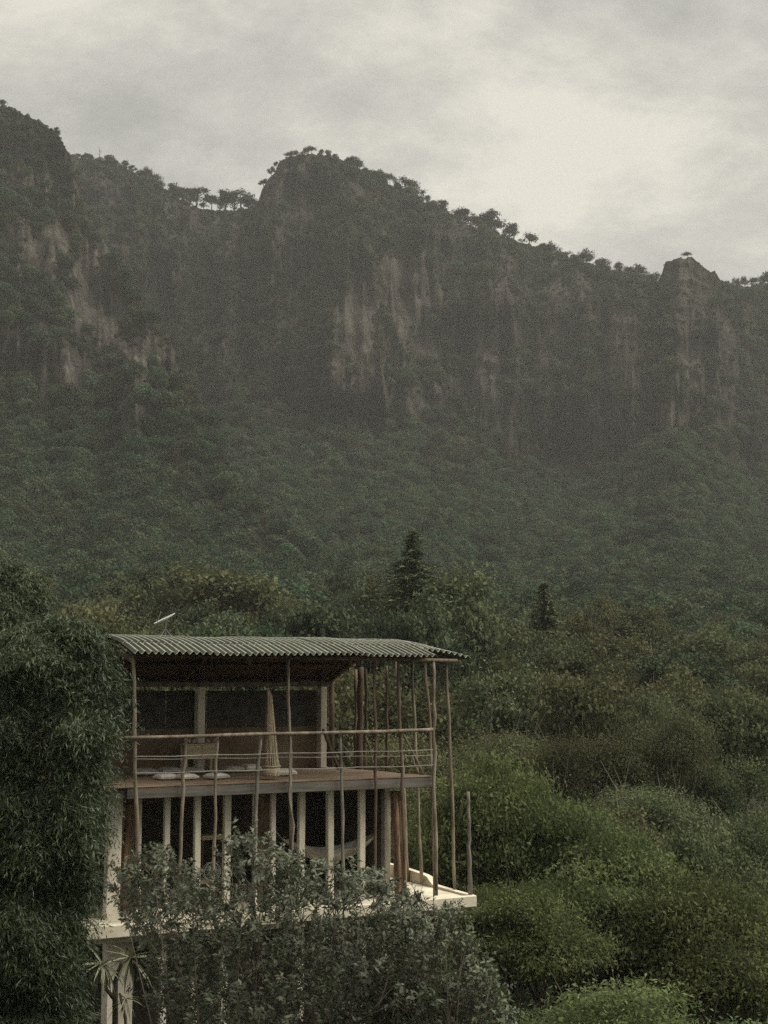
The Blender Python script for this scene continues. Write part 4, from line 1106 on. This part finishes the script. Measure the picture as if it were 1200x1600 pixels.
CU = [(227, 1212, .46, .17, 1, 'grey floor cushion nearest the bamboo on the upper deck'),
      (264, 1207, .52, .17, 1, 'grey floor cushion in the back row, second from the bamboo'),
      (303, 1206, .50, .15, 1, 'grey floor cushion in the back row below the sideboard'),
      (362, 1206, .52, .15, 1, 'grey floor cushion in the back row right of the sideboard'),
      (390, 1205, .44, .18, 0, 'pale floor cushion in the back row nearest the hanging chair'),
      (259, 1218, .44, .13, 0, 'white floor cushion in the front row nearest the bamboo'),
      (291, 1218, .42, .13, 0, 'white floor cushion in the front row left of the sideboard'),
      (338, 1217, .44, .13, 0, 'white floor cushion in the front row below the right end of the sideboard'),
      (444, 1212, .50, .16, 0, 'white floor cushion beside the hanging chair')]
for i, (px, py, w, h, g_, lab) in enumerate(CU):
    s, d = hf(px, py, Z2 + 0.004)
    d = max(0.75, min(d, 3.4)); s = hp(px, py, d)[0]
    c = place('floor_cushion', s, d, Z2 + 0.005, rnd.uniform(-.3, .3)); tag(c, lab, 'cushion', 'floor cushions')
    link(bpy.data.objects.new('cover', cushion_mesh(w, w * 0.9, h, 60 + i, M_cushg if g_ else M_cush)), c)
    b = MB(); zt_ = h * 0.5
    k_ = w / 2 * 0.955
    b.tube([(-k_, -k_ * .9, zt_), (k_, -k_ * .9, zt_), (k_, k_ * .9, zt_), (-k_, k_ * .9, zt_), (-k_, -k_ * .9, zt_)], 0.012, 5, caps=False).build('piping', M_cush, c)

# sideboard against the parapet with jars
dS = 3.35
sA, sB = hp(291, 1170, dS)[0], hp(340, 1170, dS)[0]
zT, zB = hp(315, 1162, dS)[1], hp(315, 1184, dS)[1]
sbd = place('sideboard', sA, dS, Z2 + 0.004); tag(sbd, 'raw board sideboard behind the left pale column on the upper deck', 'sideboard')
W_, HT, HB = sB - sA, zT - Z2 - 0.004, zB - Z2 - 0.004
MB().box(-0.03, W_ + 0.03, -0.03, 0.40, HT - 0.03, HT, 0.004).build('top', M_tan, sbd)
for k in range(2): MB().box(0.004 + k * W_ / 2, W_ / 2 - 0.006 + k * W_ / 2, 0.0, 0.02, HB, HT - 0.032, 0.004).build('front_board', M_tan, sbd)
for x in (0.0, W_ - 0.05):
    for y in (0.03, 0.33): MB().box(x, x + 0.05, y, y + 0.05, 0, HT - 0.032).build('leg', M_tan, sbd)
MB().box(0.05, W_ - 0.05, 0.36, 0.375, HB, HT - 0.032).build('back_board', M_poledark, sbd)
for i, (px, lab) in enumerate([(296, 'leftmost small pale jar on the sideboard'), (303, 'small pale jar left of the column on the sideboard'), (325, 'small pale jar right of the column on the sideboard'), (335, 'rightmost small pale jar on the sideboard')]):
    s = hp(px, 1160, dS + 0.15)[0]
    j = place('jar', s, dS + 0.15, Z2 + 0.004 + HT + 0.002); tag(j, lab, 'jar', 'jars on the sideboard')
    MB().tube([(0, 0, 0), (0, 0, .03), (0, 0, .09), (0, 0, .105)], [.03, .04, .04, .028], 10).build('body', M_glassjar, j, True)
    MB().tube([(0, 0, .107), (0, 0, .13)], [.03, .03], 10).build('lid', M_poledark, j)

# hanging cord chair
sC, zC = hp(418, 1075, 0.75); 
hc = place('hanging_chair', sC, 0.75, Z2 + 0.06); tag(hc, 'tan cord hanging chair gathered to a point above the deck', 'hanging chair')
H_ = zC - Z2 - 0.06; r_ = random.Random(4)
seat_x = hp(424, 1200, 0.75)[0] - sC
for i in range(24):
    w = 2 * math.pi * i / 24 + r_.uniform(-.1, .1)
    R0 = 0.19; bx_, by_ = seat_x + R0 * math.cos(w) * 0.95, R0 * math.sin(w)
    pts = [(0.012 * math.cos(w), 0.012 * math.sin(w), H_)]
    for t in (0.10, 0.4, 0.70, 0.88):
        q = 0.30 + 0.70 * t ** 1.2
        pts.append((bx_ * q + r_.uniform(-.008, .008), by_ * q + r_.uniform(-.008, .008), H_ * (1 - t) + 0.02 * t))
    pts.append((bx_ * 0.96, by_ * 0.96, 0.03))
    MB().tube(pts, [0.010, .010, .011, .012, .013, .010], 5).build('cord', M_roped if i in (10, 11, 12, 13, 14) else M_rope, hc)
b = MB(); b.tube([(seat_x + 0.20 * math.cos(a_), 0.20 * math.sin(a_), 0.23) for a_ in np.linspace(0, 2 * math.pi, 17)], 0.016, 6, caps=False); b.build('seat_ring', M_rope, hc, True)
b = MB(); b.tube([(seat_x, 0, 0.0), (seat_x, 0, 0.015), (seat_x, 0, 0.10), (seat_x, 0, 0.20)], [0.13, 0.175, 0.195, 0.19], 18); b.build('seat', M_rope, hc, True)
MB().tube([(0, 0, H_ - 0.02), (0, 0, H_ + 0.75)], 0.012, 5).build('hanging_rope', M_roped, hc)

# hammock in the lower storey
dH = 1.45
pa, pb_ = hp(424, 1292, dH), hp(607, 1282, dH)
ham = place('hammock', pa[0], dH, 0.0); tag(ham, 'pale grey cloth hammock slung between the lower columns', 'hammock')
L_h = pb_[0] - pa[0]; v, f = [], []; nu, nv = 28, 8
for i in range(nu + 1):
    u = 0.10 + 0.80 * i / nu
    sag = 4 * u * (1 - u); zc = pa[1] + (pb_[1] - pa[1]) * u - 0.85 * sag
    wd = 0.06 + 0.62 * max(0, math.sin(math.pi * (i / nu)))**0.7
    for k in range(nv + 1):
        q = k / nv * 2 - 1
        v.append((L_h * u, q * wd * 0.5, zc + 0.30 * q * q * (wd / 0.68)))
for i in range(nu):
    for k in range(nv): a0 = i*(nv+1)+k; f.append((a0, a0+1, a0+nv+2, a0+nv+1))
n_ = len(v); v += [(x, y, z - 0.006) for x, y, z in v]; f += [tuple(n_ + i for i in reversed(q)) for q in f]
MB().add(v, f).build('cloth', M_hamm, ham, True)
for sgn in (0, 1):
    end = (0, 0, pa[1]) if sgn == 0 else (L_h, 0, pb_[1])
    u = 0.10 if sgn == 0 else 0.90; zc = pa[1] + (pb_[1] - pa[1]) * u - 0.85 * 4 * u * (1 - u)
    for k in range(5):
        q = k / 4 * 2 - 1
        MB().tube([end, (L_h * u, q * 0.03, zc)], 0.008, 4).build('cord', M_hamm, ham)

# pedestal fan behind the lower columns
s, z = hp(330, 1361, 1.6)
fan = place('pedestal_fan', s, 1.6, -0.036); tag(fan, 'round grey pedestal fan behind the lower columns', 'fan')
zc = z + 0.036; Rf = 13.5 / FPX * 31.0
MB().tube([(0, 0.05, 0), (0, 0.05, .02), (0, 0.05, .035)], [.19, .18, .05], 20).build('base', M_fan, fan, True)
MB().tube([(0, 0.05, .03), (0, 0.05, zc)], .018, 8).build('stem', M_fan, fan)
MB().tube([(0, 0.0, zc), (0, 0.15, zc)], [.05, .06], 12).build('motor', M_fan, fan, True)
for k in range(3):
    b = MB(); w = k * 2.094
    pts = [(math.cos(w + t) * Rf * q, -0.03 + 0.03 * t, zc + math.sin(w + t) * Rf * q) for q in (0.15, 0.5, 0.85) for t in (0.0, 0.9)]
    b.add(pts, [(0, 1, 3, 2), (2, 3, 5, 4)]); b.build('blade', M_fan, fan)
for yy in (-0.08, 0.02):
    MB().tube([(math.cos(a_) * Rf, yy, zc + math.sin(a_) * Rf) for a_ in np.linspace(0, 2 * math.pi, 25)], .007, 5, caps=False).build('guard_ring', M_metal, fan)
cage = MB()
for k in range(20):
    w = k * math.pi / 10
    cage.tube([(math.cos(w) * .03, -0.10, zc + math.sin(w) * .03), (math.cos(w) * Rf * .7, -0.105, zc + math.sin(w) * Rf * .7), (math.cos(w) * Rf, -.08, zc + math.sin(w) * Rf)], .0035, 3)
cage.build('guard_wires', M_metal, fan)
# pale shelf behind
sA, z = hp(316, 1307, 2.4); sB = hp(350, 1307, 2.4)[0]
sh = place('shelf', sA, 2.4, -0.036); tag(sh, 'pale wooden shelf stand above the fan inside the lower storey', 'shelf')
for zz in (0.35, z - 0.05): MB().box(0, sB - sA, 0, 0.3, zz, zz + 0.10, 0.006).build('shelf_board', M_tan, sh)
for x in (0.0, sB - sA - 0.04):
    for y in (0.01, 0.25): MB().box(x + .002, x + 0.038, y, y + 0.04, 0, z - 0.052).build('leg', M_poledark, sh)

# satellite dish on the roof
dD = 2.3
s, z = hp(258, 992, dD)
zr = float(roof_z(dD)) + 0.06
ds_ = place('satellite_dish', s, dD, zr); tag(ds_, 'thin tilted pale satellite dish on a mast on the roof', 'satellite dish')
pc = hp(258, 969, dD)
zc = pc[1] - zr
mast = MB(); mast.tube([(0, 0, -0.02), (0, 0, zc)], .022, 8); mast.build('mast', M_fan, ds_)
for x, y in ((-.16, -.1), (.18, -.05), (0, .22)): MB().tube([(x, y, -0.02), (0, 0, zc * 0.55)], .012, 5).build('brace', M_fan, ds_)
v, f = [], []; nr_, na_ = 6, 28
nrm = Vector((-0.46, 0.075, 0.88)).normalized(); ax = Vector((0.88, 0.0, 0.42)).normalized(); ax = (ax - nrm * ax.dot(nrm)).normalized(); ay = nrm.cross(ax)
Rd = 0.26
for i in range(nr_ + 1):
    q = i / nr_
    for k in range(na_):
        w = 2 * math.pi * k / na_
        v.append(Vector((0, 0, zc)) + ax * (Rd * q * math.cos(w)) + ay * (Rd * q * math.sin(w)) + nrm * (0.05 * q * q))
for i in range(nr_):
    for k in range(na_): f.append((i*na_+k, i*na_+(k+1) % na_, (i+1)*na_+(k+1) % na_, (i+1)*na_+k))
n_ = len(v); v += [p - nrm * 0.012 for p in v]; f += [tuple(n_ + i for i in reversed(q)) for q in f]
for k in range(na_): a0, c0 = nr_*na_+k, nr_*na_+(k+1) % na_; f.append((a0, n_ + a0, n_ + c0, c0))
MB().add(v, f).build('dish', M_metal, ds_, True)
MB().tube([Vector((0, 0, zc)) - ax * Rd * .9, Vector((0, 0, zc)) + nrm * 0.22], .008, 5).build('feed_arm', M_fan, ds_)

# ---------------------------------------------------------------- bamboo at the left
def bamboo(name, label, cols, Yc, depth, seed, nleaf, lsz=0.15):
    """cols: list of (row, left column, right column) giving the clump's spread with height"""
    rng = np.random.default_rng(seed)
    rows = np.array([c[0] for c in cols], float); lf = np.array([c[1] for c in cols], float); rt = np.array([c[2] for c in cols], float)
    px0 = (lf.mean() + rt.mean()) / 2
    basep = at(px0, 1200, Yc); gz = float(ground(basep.x, Yc)); org = Vector((basep.x, Yc, gz))
    t = empty(name, org); tag(t, label, 'bamboo', 'bamboo clumps')
    # hanging sprays: each spray is a short drooping line of leaves
    nsp = nleaf // 16
    py = rng.uniform(rows[0], rows[-1], nsp)
    l_, r_ = np.interp(py, rows, lf), np.interp(py, rows, rt)
    u = rng.beta(0.8, 0.8, nsp); px = l_ + (r_ - l_) * u
    halfd = depth * np.sqrt(np.clip(1 - (2 * u - 1)**2 * 0.85, 0.1, 1)) * sstep(rows[0] - 12, rows[0] + 70, py)
    dep = Yc + (rng.uniform(-1, 1, nsp)) * halfd
    dep = np.where(rng.uniform(size=nsp) < 0.72, Yc - halfd * rng.uniform(0.7, 1.05, nsp), dep)
    lump = fbm(px / 42, py / 60, 0, seed, 3)
    dep = dep - lump * 0.50
    a, b_ = ray(px, py)
    P0 = np.stack([a * dep, dep, b_ * dep], -1)
    keep = rng.uniform(size=nsp) < np.clip(1.0 + lump * 0.5, 0.5, 1)
    P0 = P0[keep]; uu = u[keep]; nsp = len(P0)
    w = rng.uniform(0, 2 * math.pi, nsp)
    dirs = np.stack([np.cos(w) + (uu - 0.45) * 1.3, np.sin(w) - 0.6, rng.uniform(-0.35, 0.75, nsp)], -1)
    dirs /= np.linalg.norm(dirs, axis=1, keepdims=True)
    m = 16
    tt = np.tile(np.linspace(0, 1, m), nsp); k = np.repeat(np.arange(nsp), m)
    Ls = rng.uniform(.25, .65, nsp)[k]
    C = P0[k] + dirs[k] * (tt * Ls)[:, None]; C[:, 2] -= tt**2 * Ls * 0.55
    C += rng.normal(size=C.shape) * 0.03
    al = dirs[k] * 0.55 + rng.normal(size=C.shape) * 0.45; al[:, 2] -= 0.45 + 0.5 * tt
    nr = rng.normal(size=C.shape) * 0.6 + np.array([0.1, -0.35, 0.6])
    Vv, F = leaf_quads(C, nr, lsz * rng.uniform(.65, 1.3, len(C)), 0.17, rng, along=al)
    cv = np.clip(0.40 + lump[keep] * 0.5 + rng.uniform(-.3, .3, nsp), 0, 1)  # bulging lumps paler, hollows darker: top light painted into the leaf tone
    val = np.clip(cv[k] * .7 + rng.uniform(0, .35, len(C)), 0, 1)
    me = leaf_mesh('foliage', [(Vv - np.array(org), F, np.repeat(val, 4))], L_bamboo)
    tag(link(bpy.data.objects.new('foliage', me), t), kind='stuff')
    r2 = random.Random(seed)
    for i in range(12):
        q = r2.random(); topy = rows[0] + r2.uniform(130, 300)
        xb = np.interp(1500, rows, lf) + q * (np.interp(1500, rows, rt) - np.interp(1500, rows, lf))
        Yb = Yc + r2.uniform(-0.5, .7) * depth
        p1 = at(xb, topy, Yb); pb2 = Vector((p1.x * 0.9 + basep.x * 0.1, Yb, gz - .2))
        H0 = p1.z - pb2.z
        pts = [pb2 - org, pb2.lerp(p1, .35) - org, pb2.lerp(p1, .7) - org, p1 - org]
        MB().tube(pts, [.045, .042, .032, .012], 7).build('culm', M_culm, t, True)
    return t
bamboo('bamboo', 'tall dense bamboo clump covering the left end of the house',
       [(970, 78, 104), (978, 48, 128), (992, 18, 146), (1014, -30, 158), (1050, -90, 170), (1100, -120, 174), (1160, -120, 166), (1230, -120, 150), (1300, -120, 140), (1400, -120, 128), (1460, -120, 108), (1540, -120, 112), (1680, -120, 130)], 25.0, 1.25, 31, 250000, 0.105)
bamboo('bamboo', 'bamboo clump rising behind at the upper left edge',
       [(882, -10, 16), (890, -50, 36), (904, -80, 50), (925, -90, 58), (950, -100, 62), (1000, -110, 110), (1080, -110, 120)], 30.0, 1.2, 32, 70000, 0.115)

# ---------------------------------------------------------------- shrubs in front of the house
def shrub(name, label, top, Y0, Y1, seed, ntwig, leafn, lsz, mat, aspect=0.42, bottom=1680, stems=9, left=None):
    rng = np.random.default_rng(seed)
    xs = np.array([p[0] for p in top], float); ys = np.array([p[1] for p in top], float)
    cx = float(xs.mean()); Yc = (Y0 + Y1) / 2
    org = at(cx, 1500, Yc); org.z = float(ground(org.x, Yc))
    t = empty(name, org); tag(t, label, 'shrub')
    px = rng.uniform(xs[0], xs[-1], ntwig); tp = np.interp(px, xs, ys)
    q = rng.uniform(size=ntwig) ** 1.15
    py = tp + (bottom - tp) * q
    # bushy lumps: move twigs in depth and open gaps
    dep = rng.uniform(Y0, Y1, ntwig)
    lump = fbm(px / 38, py / 38, dep / 0.9, seed, 3)
    keep = rng.uniform(size=ntwig) < np.clip(0.70 + lump * 1.6 + 0.5 * sstep(60, 200, py - tp), 0.04, 1)
    if left: keep &= px + rng.normal(0, 6, ntwig) > np.interp(py, [l[0] for l in left], [l[1] for l in left])
    px, py, dep, tp = px[keep], py[keep], dep[keep], tp[keep]
    a, b_ = ray(px, py); P = np.stack([a * dep, dep, b_ * dep], -1); n_ = len(P)
    # twig direction: up and outwards
    ox = (px - cx) / (xs[-1] - xs[0]) * 2
    dirs = np.stack([ox * 0.6 + rng.normal(0, .45, n_), -0.25 + rng.normal(0, .4, n_), np.abs(rng.normal(0.75, .3, n_))], -1)
    dirs /= np.linalg.norm(dirs, axis=1, keepdims=True)
    k = np.repeat(np.arange(n_), leafn); m = len(k)
    u = rng.uniform(size=m); Lt = rng.uniform(.14, .34, n_)[k]
    w = rng.uniform(0, 2 * math.pi, m)
    ref = np.tile(np.array([0.3, 0.2, 0.1]), (n_, 1)); e1 = np.cross(dirs, ref); e1 /= np.linalg.norm(e1, axis=1, keepdims=True); e2 = np.cross(dirs, e1)
    rad = e1[k] * np.cos(w)[:, None] + e2[k] * np.sin(w)[:, None]
    al = rad * 0.9 + dirs[k] * (0.15 + 0.75 * u)[:, None] + rng.normal(size=(m, 3)) * .2
    al /= np.linalg.norm(al, axis=1, keepdims=True)
    sz = lsz * rng.uniform(.6, 1.25, m)
    C = P[k] + dirs[k] * (u * Lt)[:, None] + al * (sz * 0.55)[:, None]
    nr = dirs[k] * 0.9 + rng.normal(size=(m, 3)) * .35 - rad * 0.3
    Vv, F = leaf_quads(C, nr, sz, aspect, rng, along=al, fold=0.35)
    val = np.clip(rng.uniform(0, 1, n_)[k] * .5 + rng.uniform(0, .6, m) - .03, 0, 1)
    tag(link(bpy.data.objects.new('foliage', leaf_mesh('foliage', [(Vv - np.array(org), F, np.repeat(val, 4))], mat)), t), kind='stuff')
    # twigs (one mesh) and stems
    tw = MB(); sel = rng.choice(n_, min(n_, 900), replace=False)
    for i in sel:
        p = Vector(P[i]) - org; dv = Vector(dirs[i])
        tw.tube([p - dv * .30 - Vector((ox[i] * .1, 0, .08)), p, p + dv * .26], [.007, .006, .003], 4, caps=False)
    tag(tw.build('twigs', M_bark, t), kind='stuff')
    r2 = random.Random(seed)
    for i in range(stems):
        x = xs[0] + (xs[-1] - xs[0]) * (i + r2.uniform(.2, .8)) / stems
        y = float(np.interp(x, xs, ys)) + r2.uniform(30, 90); Yd = r2.uniform(Y0, Y1)
        p1 = at(x, y, Yd) - org; p0 = Vector((p1.x * .55 + r2.uniform(-.3, .3), p1.y * .4, -0.2))
        mid = p0.lerp(p1, .5) + Vector((r2.uniform(-.15, .15), r2.uniform(-.1, .1), r2.uniform(-.2, .1)))
        MB().tube([p0, p0.lerp(mid, .5) + Vector((r2.uniform(-.2, .2), 0, 0)), mid, p1], [.030, .024, .016, .006], 6).build('stem', M_bark, t, True)
    return t
shrub('shrub', 'large grey-green leafy shrub in front of the lower storey',
      [(176, 1400), (190, 1372), (215, 1352), (240, 1340), (270, 1342), (300, 1362), (325, 1400), (345, 1372), (352, 1336), (375, 1308), (400, 1306), (425, 1322), (450, 1342), (490, 1356), (530, 1364), (570, 1370), (605, 1388), (622, 1402), (640, 1425), (660, 1450)],
      20.6, 23.8, 71, 3500, 15, 0.096, L_shrub, left=[(1300, 170), (1400, 178), (1440, 200), (1470, 222), (1520, 236), (1600, 246), (1700, 240)])
shrub('shrub', 'smaller shrub with pointed leaves below the right terrace corner',
      [(575, 1480), (600, 1440), (640, 1425), (690, 1428), (720, 1440), (732, 1458), (748, 1492), (768, 1530), (790, 1580), (806, 1650)], 20.8, 23.0, 72, 1000, 14, 0.095, L_shrubg)
# a sprig standing up in front of the terrace corner
shrub('sprig', 'thin leafy sprig in front of the terrace kerb', [(650, 1412), (660, 1398), (672, 1412), (690, 1425), (700, 1415), (706, 1420)], 21.6, 21.9, 73, 26, 9, 0.085, L_shrub, bottom=1440, stems=2)

# spiky yucca below the terrace
yu = empty('yucca', at(180, 1560, 26.0)); yu.location.z = float(ground(yu.location.x, 26.0)); org = yu.location.copy()
tag(yu, 'spiky yucca with two leaf rosettes below the left terrace corner', 'yucca')
def bladem():
    b = MB(); v, f = [], []
    for i, (x, w, z) in enumerate([(0.02, .018, 0), (.2, .024, .015), (.42, .018, -.01), (.60, .003, -.07)]):
        v += [(x, -w, z + .004), (x, 0, z - .004), (x, w, z + .004)]
    for i in range(3):
        for k in range(2): f.append((i*3+k, i*3+k+1, i*3+k+4, i*3+k+3))
    me = b.add(v, f).mesh('leaf_blade', L_yucca)
    a = me.attributes.new('v', 'FLOAT', 'POINT'); a.data.foreach_set('value', np.full(len(v), .6, np.float32))
    return me
BL = bladem(); r2 = random.Random(9)
def stem_pts(x, y, Yd): return at(x, y, Yd) - org
trunk_pts = [stem_pts(181, 1690, 26.0), stem_pts(180, 1600, 26.0), stem_pts(180, 1535, 26.0), stem_pts(190, 1505, 26.0)]
trunk_pts[0].z = -0.2
MB().tube(trunk_pts, [.06, .055, .05, .04], 8).build('trunk', M_bark, yu, True)
MB().tube([stem_pts(178, 1560, 26.0), stem_pts(166, 1545, 25.9), stem_pts(160, 1510, 25.8)], [.04, .035, .03], 7).build('branch', M_bark, yu, True)
MB().tube([stem_pts(200, 1690, 26.0), stem_pts(196, 1590, 26.0), stem_pts(187, 1552, 25.9)], [.03, .03, .02], 7).build('branch', M_bark, yu, True)
for (x, y, nb, sc_) in [(160, 1506, 40, 1.0), (204, 1496, 34, 1.0), (196, 1560, 14, .7)]:
    ro = bpy.data.objects.new('rosette', None); link(ro, yu); ro.location = stem_pts(x, y, 25.85)
    for i in range(nb):
        bl = link(bpy.data.objects.new('leaf_blade', BL), ro)
        el_ = r2.uniform(-1.0, 0.8) if i % 2 else r2.uniform(-1.3, 0.1)
        bl.rotation_euler = (r2.uniform(-.4, .4), -el_, r2.uniform(0, 6.28)); s_ = sc_ * r2.uniform(.7, 1.15); bl.scale = (s_, s_, s_)

# ---------------------------------------------------------------- haze
hz = MB().box(-1150, 1150, -230, 1300, -26, 420).build('haze', None)
tag(hz, kind='stuff')
m, nt, N, L, out = new_mat('haze_air')
pv = N.new('ShaderNodeVolumePrincipled')
pv.inputs['Color'].default_value = (0.93, 0.93, 0.90, 1)
pv.inputs['Density'].default_value = 0.00016
pv.inputs['Anisotropy'].default_value = 0.25
L.new(pv.outputs[0], out.inputs['Volume'])
hz.data.materials.append(m)
